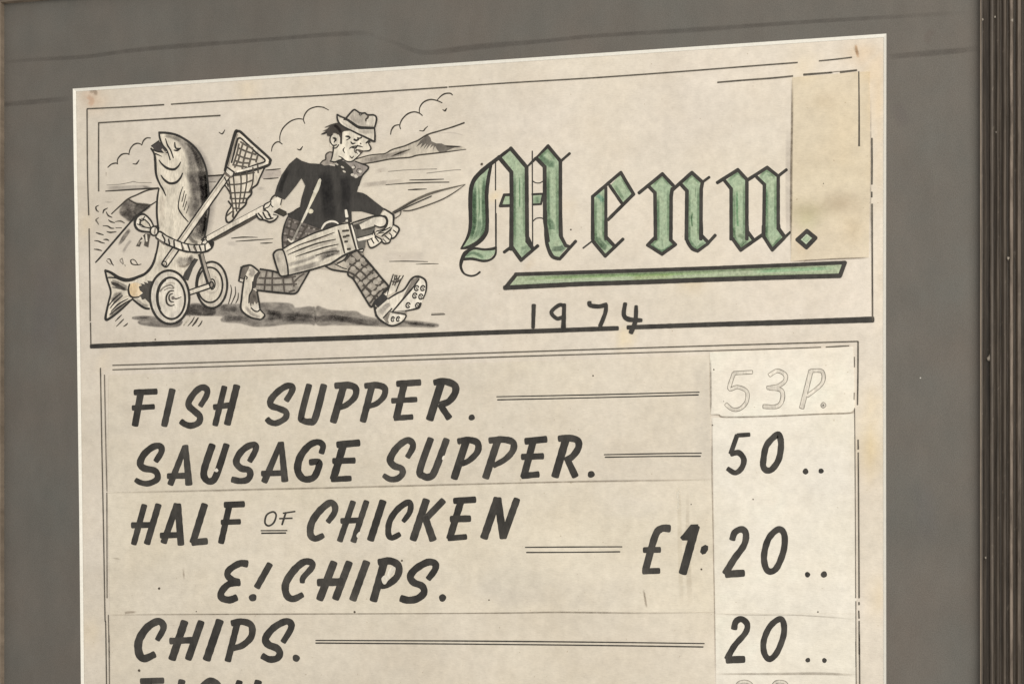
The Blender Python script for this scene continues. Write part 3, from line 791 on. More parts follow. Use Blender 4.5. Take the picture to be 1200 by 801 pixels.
T(*t3); ES('140,420 138,600 138,800', 44); ES('220,350 220,600 220,800', 40); ES('320,290 410,440', 36); ES('385,220 470,370', 30); T(*t4); ES('140,250 150,330 230,440', 50); ES('225,250 230,320 290,385', 36)
T(*t3); B('380,178 116,402 114,800', 28); B('380,178 500,380 262,618', 29); B('278,302 392,468', 27); B('240,320 240,800', 26)
T(*t4); B('116,150 118,340 234,480', 30); B('241,150 241,300 310,375', 30); B('234,480 400,322', 28); B('28,404 108,342', 14)
end()
begin('title_letter', h=H0, label='green blackletter letter n')
T(*t3); GF('650,300 768,200 858,310 850,800 705,800 700,365'); GF('955,285 1045,190 1135,280 1130,800 995,800 1003,350')
W('740,370 800,380', 26, GD, .7); W('725,420 725,700', 30, lin(150, 158, 138), .6); W('1050,540 1045,640 1060,740', 16, lin(70, 98, 68), .7); W('1085,300 1080,420', 12, GD, .5); W('1000,280 1030,280', 12, GD, .7)
T(*t4); GF('705,250 850,250 858,330 885,370 765,455 640,378 700,310'); GF('995,200 1130,200 1140,280 1195,350 1100,430 1040,395 1000,330')
W('660,370 760,430 870,370', 26, lin(150, 158, 140), .7); W('768,290 768,400', 10, GD, .6); W('1040,80 1040,160', 20, GD, .5); W('1080,400 1140,320', 8, GL, .9); W('1020,330 1080,400', 30, GD, .5)
T(*t3); ES('726,380 728,600 728,800', 44); ES('828,330 828,600 828,800', 40); ES('1018,350 1016,600 1016,800', 44); ES('1110,300 1110,600 1110,800', 40); ES('680,300 765,220 840,300', 36); ES('970,290 1045,210 1120,280', 36); T(*t4); ES('728,250 720,320 670,375 765,435 860,370 826,320', 40); ES('1018,200 1022,330 1090,410 1160,350', 46)
T(*t3); B('552,368 770,190 872,300', 29); B('862,330 852,400 850,800', 30); B('642,308 700,368 705,800', 30); B('865,340 1046,178 1146,268 1134,330 1130,800', 30); B('945,290 1000,350 995,800', 32)
T(*t4); B('704,150 705,302 632,376 766,462 892,372 848,328 850,150', 29); S('995,150 996,300 1014,360 1050,410 1100,434', [32, 32, 34, 36, 30]); B('1132,150 1136,285 1190,342', 30)
T(*t5); B('105,268 168,222', 22); T(*t4); B('1100,434 1190,368 1264,286', 27)
end()
begin('title_letter', h=H0, label='green blackletter letter u')
T(*t5); GF('325,250 435,165 515,260 520,800 375,800 375,325'); GF('630,215 705,140 805,220 812,800 685,800 690,290')
W('430,340 430,560 440,720', 26, lin(96, 132, 96), .6); W('400,240 380,280', 24, GL, .3); W('480,250 500,600', 12, GL, .4); W('700,300 705,600', 26, lin(150, 168, 140), .6); W('690,190 770,215', 20, GD, .4)
T(*t6); GF('-25,200 125,200 135,270 180,325 65,415 -20,305'); GF('280,200 420,200 425,235 470,295 362,410 278,290')
W('40,270 100,330 60,390', 50, lin(140, 140, 120), .7); W('70,395 130,335', 8, GL, .7); W('370,370 440,300 420,260', 26, lin(160, 160, 140), .6)
T(*t5); ES('398,330 397,600 397,800', 46); ES('500,260 500,600 500,800', 42); ES('708,300 706,600 704,800', 44); ES('793,240 793,500 793,720', 40); ES('350,260 435,185 505,250', 34); ES('640,220 708,160 790,225', 34); T(*t6); ES('0,200 2,300 65,390 150,325', 50); ES('302,200 300,290 362,390 440,300', 46)
T(*t5); B('246,272 438,152 522,244 522,800', 30); B('312,252 374,330 374,800', 29); B('522,252 712,130 816,212', 29); B('816,212 816,700 868,772', 29); B('616,222 686,290 680,780', 29); B('822,206 892,152', 25)
T(*t6); B('-26,200 -24,302 64,424 262,284', 30); B('124,200 128,250 178,318', 29); B('278,200 276,290 360,422 470,312', 30); B('420,190 422,222 472,292', 29); B('470,312 528,256', [26, 20])
end()
begin('title_full_stop', h=H2, label='green blackletter diamond full stop')
T(*t6); GF('685,250 762,312 680,395 600,325'); W('660,320 700,320', 40, lin(90, 110, 105), .8); B('686,246 764,310 680,398 596,326 686,246', 36); B('680,278 722,315 678,360 636,325 680,278', 6)
S('680,278 722,315 678,360 636,325', 5, GL, False, True)
end()
begin('title_underline', h=HI, label='green slanted bar under the title')
T(0, 0, 1); F('605,322 690,319.5 830,314.5 988,309 983.5,322 830,328 680,332.5 595,336', lin(172, 182, 152), mi=2)
W('604,324 760,319.5 986,311', 5, lin(120, 124, 100), .6); W('600,334 760,328.5 982,320', 5, lin(130, 132, 104), .5); W('606,327 660,325 720,323 790,321 850,319', 4, lin(176, 186, 140), .8); W('612,332 690,329 760,327', 2.5, GL, .6); W('740,326 760,324 790,323', 6, lin(205, 196, 160), .8); W('880,318 980,314', 5, lin(165, 196, 160), .6)
B('604.5,321.4 690,318.8 760,316.6 830,314.2 930,310.2 990,307.6', 4.0); B('592,337 680,332.6 760,330.2 830,327.6 930,324.4 984,323', 4.8); B('592.5,336.6 605,321.4', 4); B('990,307.8 984.5,322.6', 4.4)
end()

# ------------------------------------------------------------------ the ink drawing
LIFT = [0]
art = bpy.data.objects.new('illustration', None); link(art, card); art.empty_display_size = 0.02
art['label'] = 'ink cartoon of a golfer in a hat towing a big fish on a two wheeled trolley'
tA = (100, 100, 8); tB = (100, 200, 8); tC = (100, 300, 8); tD = (230, 120, 8); tE = (230, 210, 8); tG = (230, 300, 8)
tH = (365, 110, 40 / 3); tI = (365, 165, 40 / 3); tJ = (370, 210, 8); tK = (370, 300, 8); tL = (440, 100, 8); tQ = (320, 240, 40 / 3)
KP = lin(78, 72, 63)
def fig(name, label=None):
    global WS
    begin(name, parent=art, h=2e-6, label=label, lift=LIFT); WS = 1.2

fig('cloud'); T(*tA)
for s_ in ('210,770 245,740 285,730 305,738', '300,735 305,690 340,650 385,640 412,650', '408,650 420,600 450,560 485,545 515,550 530,562', '530,560 545,520 575,495 612,495'): S(s_, [8, 13, 8], KP)
end()
fig('cloud'); T(*tD)
for s_ in ('705,460 712,420 735,385 770,370 806,392', '785,375 785,310 815,240 880,180 950,155 1005,160', '1018,200 1005,160 1020,110 1060,65 1130,42 1200,48'): S(s_, [7, 12, 9], KP)
T(*tH); S('0,228 60,205 130,202 200,220 268,255', [14, 16, 12], KP); end()
fig('cloud'); T(*tL)
for s_ in ('142,462 150,420 180,380 230,370', '236,410 228,375 250,320 300,270 360,250 410,262 440,285', '412,262 415,210 450,160 510,135 570,142 625,165', '580,138 610,105 650,80 700,76 722,92'): S(s_, [8, 13, 9], KP)
end()
fig('bird'); T(*tA); S('445,735 475,738 490,722 505,700', [6, 14, 6], KP); end()
fig('bird'); T(*tD); S('212,280 240,296 256,280 268,258', [6, 12, 6], KP); end()
fig('bird'); T(*tD); S('945,438 972,446 985,432 998,412', [6, 14, 6], KP); end()
fig('bird'); T(*tL); S('412,425 448,428 465,408 490,384', [6, 12, 6], KP); end()
fig('bird'); T(*tL); S('630,228 650,240 660,228 668,216', [6, 16, 6], KP); end()

# distant shore and sea
fig('shore'); T(*tB)
W('200,165 400,160 620,150', 44, G2, .55); S('190,192 300,186 450,176 600,168 690,160', [9, 13, 9], KP); S('200,135 320,128 420,110 450,102 500,112 620,112', [4, 7, 5], G2)
W('540,150 640,168 690,168', 20, G3, .6); W('165,295 270,295', 10, G2, .6); S('195,15 195,45', 9, G1)
end()
fig('horizon'); T(*tD)
S('100,690 180,686 250,680', 13, KP); WF('110,700 240,690 240,740 115,745', G2, .5); S('110,748 180,745', 6, G2)
S('650,635 720,630 790,622', [7, 11, 6], KP); WF('640,645 780,635 770,700 620,710', lin(165, 152, 140), .6); S('630,718 700,714 770,708', [6, 11, 6], KP); T(*tE); W('560,85 650,90', 30, G2, .4)
T(*tI); W('980,480 1200,440', 70, lin(185, 174, 158), .6); W('880,690 1050,660 1200,650', 60, lin(190, 180, 164), .5); S('1160,690 1210,680', 10, KP)
T(*tJ); W('420,60 600,40 820,20', 50, lin(175, 164, 148), .5); S('670,52 850,38 1050,30 1250,28', [5, 11, 8], KP); S('880,8 1050,5 1200,0', [6, 12, 6], KP); S('865,100 940,96 1040,92', [6, 13, 5], KP)
W('620,720 820,725 1040,720', 90, lin(195, 184, 168), .5); S('690,770 850,768 1050,772', [5, 9, 5], KP)
T(*tK); S('940,76 1050,72 1150,72', [4, 8, 4], KP); S('1085,550 1150,547 1210,545', 9, KP); S('1085,538 1200,534', 5, G2); W('1150,105 1210,105', 12, G1, .6)
T(*tE); S('330,553 440,543 575,545', [7, 11, 4], KP); S('370,582 520,572 720,558', [5, 10, 4], KP); S('600,600 660,598 715,594', [5, 11, 4], KP); W('270,600 400,605', 40, G1, .5)
T(0, 0, 1); S('455,201 480,199 512,198', .7, G2); S('500,203 530,199.5 540,199', .7, G2)
end()
fig('headland'); T(*tL)
F('-180,700 -60,655 90,640 160,600 270,570 350,535 400,515 490,462 520,520 560,545 630,555 730,570 820,575 850,600 740,615 620,630 400,655 320,675 150,690 -20,722 -170,745', lin(196, 186, 169), sm=False)
W('-160,715 20,685 180,650 330,610', [60, 60, 50, 40], G2, .7); W('140,670 240,630 340,595', [6, 18, 6], KP, .9)
F('490,465 515,490 525,525 570,545 620,545 650,560 730,565 815,572 740,585 700,600 660,622 600,628 575,600 560,570 540,610 545,565 510,590 525,550 470,605 495,550 450,600 475,545 420,590 440,540 380,580 420,520', lin(112, 105, 96))
W('500,480 480,520', 40, G3, .8); W('590,570 640,600', 60, G3, .7); W('650,570 720,575 800,575', 14, G3, .8); W('560,450 720,445 840,475', 10, G1, .6)
S('-180,690 -60,657 30,646 90,640 160,602 270,570 350,536 400,516 490,462 600,428 720,392 832,352', [9, 10, 10, 12, 12, 13, 12, 13], KP); S('-180,745 -20,722 150,690 320,676 400,655 620,630 740,615 850,601', [9, 12, 12, 12, 12, 9, 5], KP)
end()
# near bank with its cliff and the wavelets beside it
fig('bank'); T(*tB)
WF('400,270 460,300 560,320 610,325 560,370 500,410 430,470 380,440 330,400 340,340', G3, .8, 2); W('360,360 420,430 480,420', 90, G3, .6); W('420,290 440,340', 50, G3, .7); WF('480,320 600,325 530,385 470,420', lin(70, 66, 60), .5, 2)
S('245,405 320,335 400,265 480,228 580,185 690,165', [9, 12, 12, 13, 11], KP); S('400,262 430,285 490,312 560,318 610,322 665,288', [8, 12, 13, 12, 9], KP)
S('610,320 560,365 490,415 430,475 300,625 150,800 95,860', [10, 12, 14, 14, 16, 14, 10], K)
W('420,550 370,610 310,700', [30, 40, 16], G3, .8); W('340,560 420,540', 20, G1, .5); W('430,650 390,700 350,770', 26, G2, .6); W('400,600 330,690', 14, G3, .6); W('280,720 250,770', 20, G2, .5)
T(*tC); S('205,30 230,30 250,70 265,88', [5, 12, 6], KP); S('198,40 215,62 240,78', 7, G2); S('345,20 325,40 340,62 355,75 350,40 345,20', 7, G2); S('445,30 425,42 440,75 490,82 525,75', [6, 11, 9, 5], KP); S('445,30 470,45 490,78', 7, KP); S('370,80 375,95', 6, G2)
end()
fig('wavelets'); T(*tB)
for s_ in ('125,325 100,340 105,370 125,385', '210,350 175,370 165,400', '195,385 215,420 250,438', '215,460 240,478 275,488', '280,478 330,472 368,492', '125,440 100,460 110,480 125,505', '165,515 210,520 240,538 270,540', '285,535 340,535', '200,570 235,578 290,572', '100,580 130,590 170,602', '85,655 120,660 150,672 180,680', '170,645 200,645 222,655', '80,735 120,740 155,750'):
    S(s_, [5, 13, 6], random.choice([KP, KP, lin(110, 103, 92)]))
end()

# ground shadow
fig('ground_shadow')
T(*tC); WF('440,580 520,565 640,570 700,590 860,600 905,610 880,650 800,662 640,655 520,635 500,610 560,605', G3, .75, 1.5); W('480,575 600,580', 14, G3, .5); WF('930,540 980,460 1060,450 1130,470 1200,480 1200,545 1000,548', G3, .8, 2)
W('490,690 560,700', 16, G1, .4)
T(*tG); WF('-110,530 -60,460 150,490 230,460 410,458 440,500 600,445 870,448 930,490 1060,478 1090,488 1107,489 1107,634 1070,632 880,630 700,650 560,655 480,640 400,620 240,605 250,560 60,548', lin(118, 111, 101), .85, 2)
W('220,480 400,500', 60, G3, .5); W('260,580 500,590', 50, G3, .55); W('650,560 850,570 1110,590', 80, G3, .7); W('640,520 800,540', 50, G3, .6); W('900,540 1110,560', 50, G3, .4); W('300,500 320,560', 40, G2, .5)
T(*tK); WF('9,484 60,488 130,510 280,520 380,525 440,560 560,590 640,610 800,605 1040,625 1150,648 1080,662 900,655 660,655 500,645 160,640 9,633', lin(118, 111, 101), .85, 2)
W('-60,595 160,580 320,600 600,640', 60, G3, .65); W('820,620 1000,640 1120,650', 26, G3, .7); W('140,560 300,590', 40, G3, .5)
end()
fig('motion_lines')
T(*tC)
for s_ in ('920,650 960,600 980,560', '960,655 1000,610 1022,570', '1005,655 1035,620 1060,578', '1060,660 1080,635 1095,605', '290,660 330,620 360,590', '280,610 310,580 340,550', '355,660 380,645 397,628'): S(s_, [4, 11, 6], KP)
W('920,650 960,600 980,560', 20, lin(230, 220, 200), .8)
T(*tG)
for s_ in ('322,270 330,320 318,390 300,450', '365,285 368,350 350,400 325,452', '395,345 390,400 370,440'): S(s_, [5, 10, 6], KP)
for s_ in ('-40,655 0,600 18,575', '15,660 40,635 55,605'): S(s_, [4, 10, 6], KP)
end()

# ---- fish
fig('fish', 'upright open mouthed fish with closed eye')
WS = 1.4; T(0, 0, 1)
BODY = '186.3,155.6 195,155.8 206,158 216.3,163.1 226.3,170.6 233.8,180 238.8,190 241.9,200 242.8,207.5 244.4,225 245,243.8 242.8,260 239.8,277.5 238,297 232.5,304 226.3,314 217.5,327 200,345 176,361.3 170,361.3 165,357.5 155,350 141.3,362.5 130,371.9 123.8,373.1 126.9,355 129.8,341.9 125.6,327.5 123.1,316.9 130,319.4 137.5,324.4 146.3,327.8 153.8,327.5 161.3,324.4 170,320.6 177.5,312.5 181.3,303.8 183.5,297.5 185,285 185.6,270 183.8,250 184.4,232.5 186.3,220.6 183.8,207.5 182.5,200 181.9,187.5 180.6,180 176.9,173.8 180,169 185.5,167.5'
F(BODY, lin(221, 211, 192))
T(0, 0, 1)
W('215,166 226,178 233,196 236,220 237,245 234,268 229,290', [8, 16, 22, 26, 24, 22, 16], G2, .8); W('227,175 233.5,191 237.5,208 239.5,230 239,255 235,276', [3, 5, 7, 8, 7, 6], G3, .5)
T(*tA)
W('820,480 900,520 960,590 1000,680 1020,800', [40, 60, 80, 90, 100], G2, .7); W('930,530 1010,590 1060,680 1090,800', [20, 40, 60, 70], G3, .8); W('1000,640 985,720 1000,800', 30, lin(205, 195, 178), .5); W('740,470 830,490 900,520', 30, G3, .5)
T(*tB)
W('1000,0 1050,150 1070,300', [90, 120, 130], G2, .75); W('1095,0 1110,160 1120,330', [70, 70, 60], G3, .9); W('950,0 1000,100 1040,200', 60, G2, .5); W('1125,0 1135,150 1140,330', 26, lin(62, 58, 53), .9)
W('960,240 1000,360 1010,440', [40, 90, 60], G2, .6); W('1060,250 1030,380', 50, G3, .5); W('1100,400 1085,520 1060,650', [70, 90, 70], G3, .85); W('990,560 1000,650', 60, G2, .7); W('960,600 1010,660 1060,680', 30, G3, .6); W('1130,340 1125,470 1100,620', 24, lin(60, 57, 52), .9)
W('730,240 720,340 725,470', 40, lin(190, 178, 160), .7); W('700,450 730,540', 20, lin(190, 178, 160), .6)
T(*tC); W('720,20 680,110', 30, lin(195, 184, 166), .6); W('860,20 930,60 1020,20', [40, 90, 60], G2, .7); W('860,90 930,95 980,60', 20, lin(150, 138, 122), .7)
F('1060,30 1010,110 965,230 905,215 930,150 960,110 1020,20', lin(72, 69, 64)); W('960,70 1020,0', 50, G3, .7)
# tail
EF(470, 315, 62, 70, lin(226, 205, 172)); WF('425,255 480,290 460,360 430,380 415,310', lin(218, 196, 160), .5, 2)
F('500,285 530,275 515,255 560,265 545,240 590,255 580,230 640,235 655,225 640,300 640,400 600,440 560,400 530,410 520,380 480,390 540,345 510,320', lin(78, 74, 68))
W('560,300 580,360', 60, lin(90, 86, 84), .6); W('470,400 540,460 590,470', 30, G2, .7)
for s_ in ('240,240 300,265 370,300', '250,260 310,290 390,305', '240,250 290,275 350,310 400,320', '250,290 310,300 360,310'): S(s_, [4, 14, 5], lin(110, 104, 95))
W('240,240 320,270 390,310', 50, G3, .7); W('250,430 300,380 350,350', [50, 70, 30], G3, .75); W('220,560 300,500 400,420', [20, 40, 10], G3, .8)
for s_ in ('230,490 280,430 350,370', '240,520 310,450 400,400', '215,470 270,400 330,350', '230,545 330,470 420,410'): S(s_, [4, 12, 5], K)
W('225,490 270,445', 12, lin(226, 216, 198), .8); W('300,440 360,390 420,370', 14, lin(222, 212, 194), .7)
S('215,200 290,205 360,232 420,235', [9, 14, 8], K); S('440,400 500,450 560,488 600,492', [12, 16, 13], K); S('415,262 404,310 414,362 445,386 500,384', [10, 14, 14, 8], K)
S('185,135 205,220 238,335 216,440 190,588 240,575 330,505 440,402', [13, 14, 13, 13, 18, 16, 14, 10], K); S('185,135 240,155 300,195 370,222 430,220 490,197 560,165 620,100 650,30 662,-20', [16, 18, 22, 24, 24, 20, 18, 18, 16, 14], K)
# outline and face
WS = 1.3; T(0, 0, 1)
S('186.3,155.6 195,155.8 206,158 216.3,163.1 226.3,170.6 233.8,180 238.8,190 241.9,200 242.8,207.5 244.4,225 245,243.8 242.8,260 239.8,277.5', [2.2, 2.2, 2.0, 1.9, 1.8, 1.7, 1.7, 1.6, 1.7], K)
S('176.9,173.8 180.6,180 181.9,187.5 182.5,200 183.8,207.5 187.5,216.3 191,222 194.3,229.3', [1.4, 1.8, 2.4, 2.2, 1.9, 1.7, 1.6, .8], K)
S('186.3,220.6 184.4,232.5 183.8,250 185.6,270 185.4,285 183,297.5', [1.3, 1.8, 1.9, 1.7, 1.8, 1.7], K)
WS = 1.05; T(*tA)
F('690,520 712,548 770,618 700,622 650,606 622,575 640,555', lin(74, 68, 66)); S('620,570 645,552 690,520', 11, K); S('615,590 640,605 680,622 770,632', [8, 12, 14, 10], K); S('692,448 700,500 725,560 765,610 795,698', [14, 18, 14, 12, 12], K); S('752,500 770,560 800,610 825,680', [8, 14, 14, 10], K)
S('760,475 800,480', 6, G2); S('655,640 690,655 720,668', [14, 10, 4], K); S('838,535 842,575 855,592 895,590', [10, 16, 14, 6], K); S('830,608 862,610 895,588', [10, 18, 10], K); S('720,600 760,650', 14, lin(200, 190, 172))
S('690,700 720,740 770,778 830,788 870,760 895,718', [7, 16, 22, 22, 16, 7], K)
T(*tB); S('708,42 740,85 790,118 850,110 890,70 912,22', [8, 18, 22, 22, 18, 9], K)
S('915,150 890,220 872,320 880,370 920,430 965,480', [5, 9, 10, 13, 12, 8], K); S('930,190 905,290', 8, KP); S('945,220 915,340', 8, KP); S('950,290 925,370', 8, KP); S('970,330 945,400', 6, G3)
end()

# ---- wheels and axle
fig('cart_wheel'); T(*tG)
F(ell(145, 270, 146, 216), lin(206, 196, 180)); F(ell(128, 270, 118, 164), lin(214, 204, 186))
W(ell(140, 265, 60, 80, 0, 20, -80, 250), 26, G1, .8); W(ell(75, 210, 26, 60, 0, 20), 26, G1, .8); W('150,190 200,210 205,290', 14, G1, .6); W('150,350 190,330 210,270', 10, G1, .6)
E(145, 270, 145, 216, 17); E(128, 270, 118, 164, 15); E(150, 262, 26, 46, 11); EF(142, 265, 18, 26, lin(120, 112, 102)); E(142, 265, 18, 26, 10)
end()
fig('axle'); T(*tG); S('42,-20 70,80 120,250', 44, K, cap=.2); S('52,-20 84,100 128,240', 20, lin(170, 160, 146), cap=.2)
S('-60,340 120,280', 50, K, sm=False, cap=.2); S('-60,340 118,280', 26, lin(222, 212, 194), sm=False, cap=.1); EF(143, 268, 16, 24, lin(150, 140, 128)); E(143, 268, 18, 28, 12); E(146, 264, 30, 48, 9, K, 0, -80, 100)
end()
fig('cart_wheel'); T(*tC)
F(ell(790, 385, 186, 252, -3), lin(216, 207, 191)); F(ell(803, 395, 132, 196, -3), lin(221, 212, 196))
W(ell(660, 400, 20, 150, 0, 16), 40, lin(195, 185, 170), .5); W(ell(880, 570, 60, 40, 0, 16), 40, lin(200, 190, 175), .5)
E(790, 385, 184, 250, 19, K, -3); E(803, 395, 132, 194, 17, K, -3); E(803, 395, 128, 188, 22, K, -3, 150, 250)
S('700,330 740,290 800,270 830,300', 13, G2); S('740,320 780,300 825,305', 9, G2); S('760,260 800,250 840,258', 10, G1)
S('830,325 790,330 760,380 765,440 800,465 835,455', [8, 13, 15, 15, 12, 7], KP); S('820,350 790,365 785,400 800,425 830,430', [7, 12, 14, 12, 6], KP); S('815,380 850,400 900,382', [6, 12, 5], KP); EF(822, 392, 16, 18, lin(120, 112, 104)); W('770,530 810,545', 16, G1, .6)
end()

# ---- landing net
fig('landing_net', 'triangular landing net with a checked bag')
T(*tD); F('285,600 365,290 385,270 420,280 680,520 690,560 670,595 640,610 600,690 540,800 505,870 470,960 350,1090 300,1115 278,1080 290,1020 320,950 320,850 265,760 280,680', lin(219, 208, 189))
S('268,640 300,520 365,290 388,272 420,282 520,375 680,520 690,558 668,592 520,640 365,672', [18, 26, 26, 22, 20, 20, 22, 22, 22, 18], K)
S('300,600 340,460 385,300', 9, lin(150, 140, 126))
S('330,565 350,490 385,355 402,336 430,348 560,470 645,548 540,590 375,655', [14, 16, 16, 14, 14, 15, 14, 12, 12], K)
S('440,325 560,440 650,520', 7, lin(232, 224, 208)); S('380,650 520,612 655,572', 13, lin(230, 221, 204))
for s_ in ('415,370 470,405 530,430', '400,430 470,460 560,490', '385,490 450,520 560,540', '360,545 420,565 500,570', '345,585 420,600 470,605', '440,380 420,440 395,540 360,610', '480,420 450,520 430,620', '530,460 510,530 490,600', '400,390 380,480 345,590', '575,500 560,560'): S(s_, 15, lin(98, 91, 81))
T(*tE); S('590,0 570,50 520,90 515,140 475,190 460,240 400,300 340,385 295,405 278,370 290,310 322,262 325,240 300,205', [14, 14, 16, 16, 16, 16, 14, 14, 14, 13, 13, 13, 13], K)
T(*tD); S('645,605 615,665 590,720', 13, K)
T(*tE); S('265,50 300,100 322,140 320,178', [8, 13, 14, 12], K)
for s_ in ('296,-60 305,0 330,180 345,290 338,350', '345,-60 350,0 375,270 380,300', '412,-60 420,0 418,100 400,262', '470,-80 475,0 460,110 435,225', '530,-110 535,-40 525,50 495,120', '575,-150 580,-60', '290,48 360,50 450,38 530,8', '300,-30 420,-40 545,-62', '310,130 400,126 510,122', '318,182 400,182 468,180', '330,226 400,225 455,220', '342,272 410,275', '320,-45 360,-50', '290,340 340,300', '350,300 345,360'): S(s_, 12, lin(92, 85, 75))
end()
# the rope, pole and trolley handle
fig('net_pole'); T(0, 0, 1)
S('268,203 242,240 193.6,309', 8.0, K, cap=.4, sm=False); S('267.4,204 242,240 194,308.6', 5.0, lin(222, 212, 194), cap=.2, sm=False); S('265,205.6 240.5,239.6 193.6,306.6', 1.2, lin(182, 172, 156), sm=False)
T(*tC); E(742, 72, 20, 22, 9); EF(738, 76, 8, 8, lin(150, 140, 126)); T(*tD)
F('270,655 285,605 355,655 345,690 320,700', lin(228, 219, 202), o=13); S('265,660 300,690 330,700', 16, lin(110, 100, 90)); S('262,700 285,745 300,790', 10, K)
end()
fig('trolley_handle'); T(*tE)
S('85,575 350,430 620,285', 58, K, sm=False, cap=.2); S('95,562 350,418 620,275', 34, lin(226, 216, 198), sm=False, cap=.1); S('170,570 360,468 580,340', [14, 22, 16], lin(96, 88, 78), sm=False)
F('745,262 840,305 846,328 818,346 722,302', lin(64, 60, 50), o=8)
end()
fig('rope', 'knotted rope round the fish'); T(*tB)
RP = lin(226, 217, 200)
S('640,570 600,480 545,425 495,440 480,500 510,545 620,560', 44, K, cap=.3); S('635,565 598,482 545,432 503,450 490,500 520,540 615,555', 22, RP, cap=.1)
F('520,470 560,460 600,500 615,540 560,530 515,500', lin(214, 204, 184), o=10)
S('505,455 530,468', 10, K); S('555,430 540,460', 9, K); S('485,500 515,510', 9, K)
F('600,590 560,590 520,630 490,680 475,705 510,712 530,660 560,640 550,700 590,718 600,650 612,600', lin(84, 78, 70)); S('530,610 545,640 520,660', 12, RP); S('570,600 575,660', 14, RP); S('505,665 500,690', 8, lin(160, 150, 136))
S('685,600 760,650 860,695 960,725 1100,730 1160,700 1165,670', 72, K, cap=.4); S('685,602 760,648 860,692 960,722 1100,726 1158,700', 46, RP, cap=.3)
for s_ in ('720,600 745,650 735,685', '780,640 790,690', '830,655 835,720', '900,675 915,740', '960,690 980,750', '1020,700 1040,752', '1070,705 1085,750', '1120,690 1125,745'): S(s_, 13, K)
for s_ in ('905,690 925,740', '1015,712 1030,742', '690,650 740,690'): S(s_, 12, lin(110, 102, 92))
EF(645, 565, 36, 42, RP); E(645, 565, 36, 42, 13); S('655,540 650,590', 12, lin(130, 122, 110)); S('640,525 665,520 690,540', 12, K)
F('1100,660 1130,640 1145,670 1125,690 1090,685', RP, o=9); S('1090,650 1110,630 1135,625', 14, K)
end()

# ---- the golfer
fig('golfer', 'cartoon golfer in hat, dark jacket and checked trousers striding along')
TR = lin(160, 151, 138); TK = lin(88, 81, 73)
# back leg
T(*tE); F('858,345 832,400 815,470 805,560 810,660 900,620 1190,480 1080,420 1000,395', lin(112, 104, 97)); S('855,355 825,440 808,540 812,650', [8, 13, 15, 12], K)
for s_ in ('870,380 1000,440 1150,470', '840,450 960,490 1060,520', '825,520 920,550 980,560', '820,590 880,600', '900,370 870,500 850,620', '970,400 930,520 890,600', '1040,430 1000,500 960,570'): S(s_, 16, TK)
T(*tQ)
for x, y in ((260, 260), (345, 275), (290, 410), (250, 330), (430, 440), (380, 510), (515, 450), (560, 360), (440, 350), (190, 640), (185, 450), (210, 540), (560, 450), (640, 380)): EF(x, y, 20, 17, lin(146, 138, 128))
T(*tG); F('580,150 605,120 720,142 830,182 900,190 1060,140 1040,190 985,275 930,345 820,345 700,335 570,320 545,270', lin(150, 142, 130))
for cx_, cy_, rx_, ry_ in ((630, 175, 22, 20), (690, 175, 20, 18), (605, 235, 26, 22), (675, 235, 24, 22), (765, 240, 36, 20), (860, 240, 34, 22), (610, 292, 24, 16), (675, 300, 24, 18), (765, 306, 38, 18), (870, 300, 34, 22), (950, 200, 34, 16), (955, 260, 24, 26), (740, 185, 20, 18)): EF(cx_, cy_, rx_, ry_, lin(168, 160, 147))
for s_ in ('590,205 700,208 820,205 930,190', '565,265 700,270 830,265 940,262', '662,140 645,230 638,330', '716,145 712,240 712,340', '812,185 818,260 828,345', '900,190 908,240 916,282', '1010,165 960,200 915,245', '870,335 920,320'): S(s_, 14, lin(96, 88, 80))
S('600,122 720,142 790,165 840,182', 16, K); S('570,320 700,335 820,346 930,348 985,272 1060,142', [14, 17, 17, 16, 14, 14], K)
F('560,130 605,150 570,215 560,290 530,310 515,250 530,175', lin(68, 63, 58))
F('470,95 520,88 585,140 545,180 528,250 530,300 575,330 590,430 600,500 640,545 600,595 500,572 425,512 420,450 445,240 455,190', lin(218, 208, 190))
F('400,232 425,112 470,92 500,100 465,170 455,215 415,215', lin(120, 112, 102)); F('405,205 450,215 445,250 400,235', lin(226, 216, 200), o=8)
W('500,110 530,150 500,190', 50, G2, .7); W('460,470 520,540 600,575', 30, G2, .7); W('470,300 465,420', 20, G1, .5)
F('535,308 568,335 585,430 560,450 548,425 535,460 520,440 512,478 488,400 510,340', lin(112, 104, 95)); W('540,340 550,420', 30, G3, .5)
F('520,480 550,455 585,460 600,490 570,515 530,500', lin(228, 219, 203)); S('515,485 545,512 575,518 600,500', 11, K)
S('400,232 425,112 470,90 520,90 585,140', [14, 16, 16, 16, 14], K); S('415,105 470,95', 9, K); S('460,185 478,200 468,215', 9, K); S('455,195 443,250 425,400 422,500 500,568 600,594', [10, 14, 15, 16, 15, 12], K); S('570,330 588,430 600,500 640,548 632,575 600,594', [14, 14, 10, 12, 12], K); S('528,240 525,310 498,370 492,440', [8, 12, 12, 8], K)
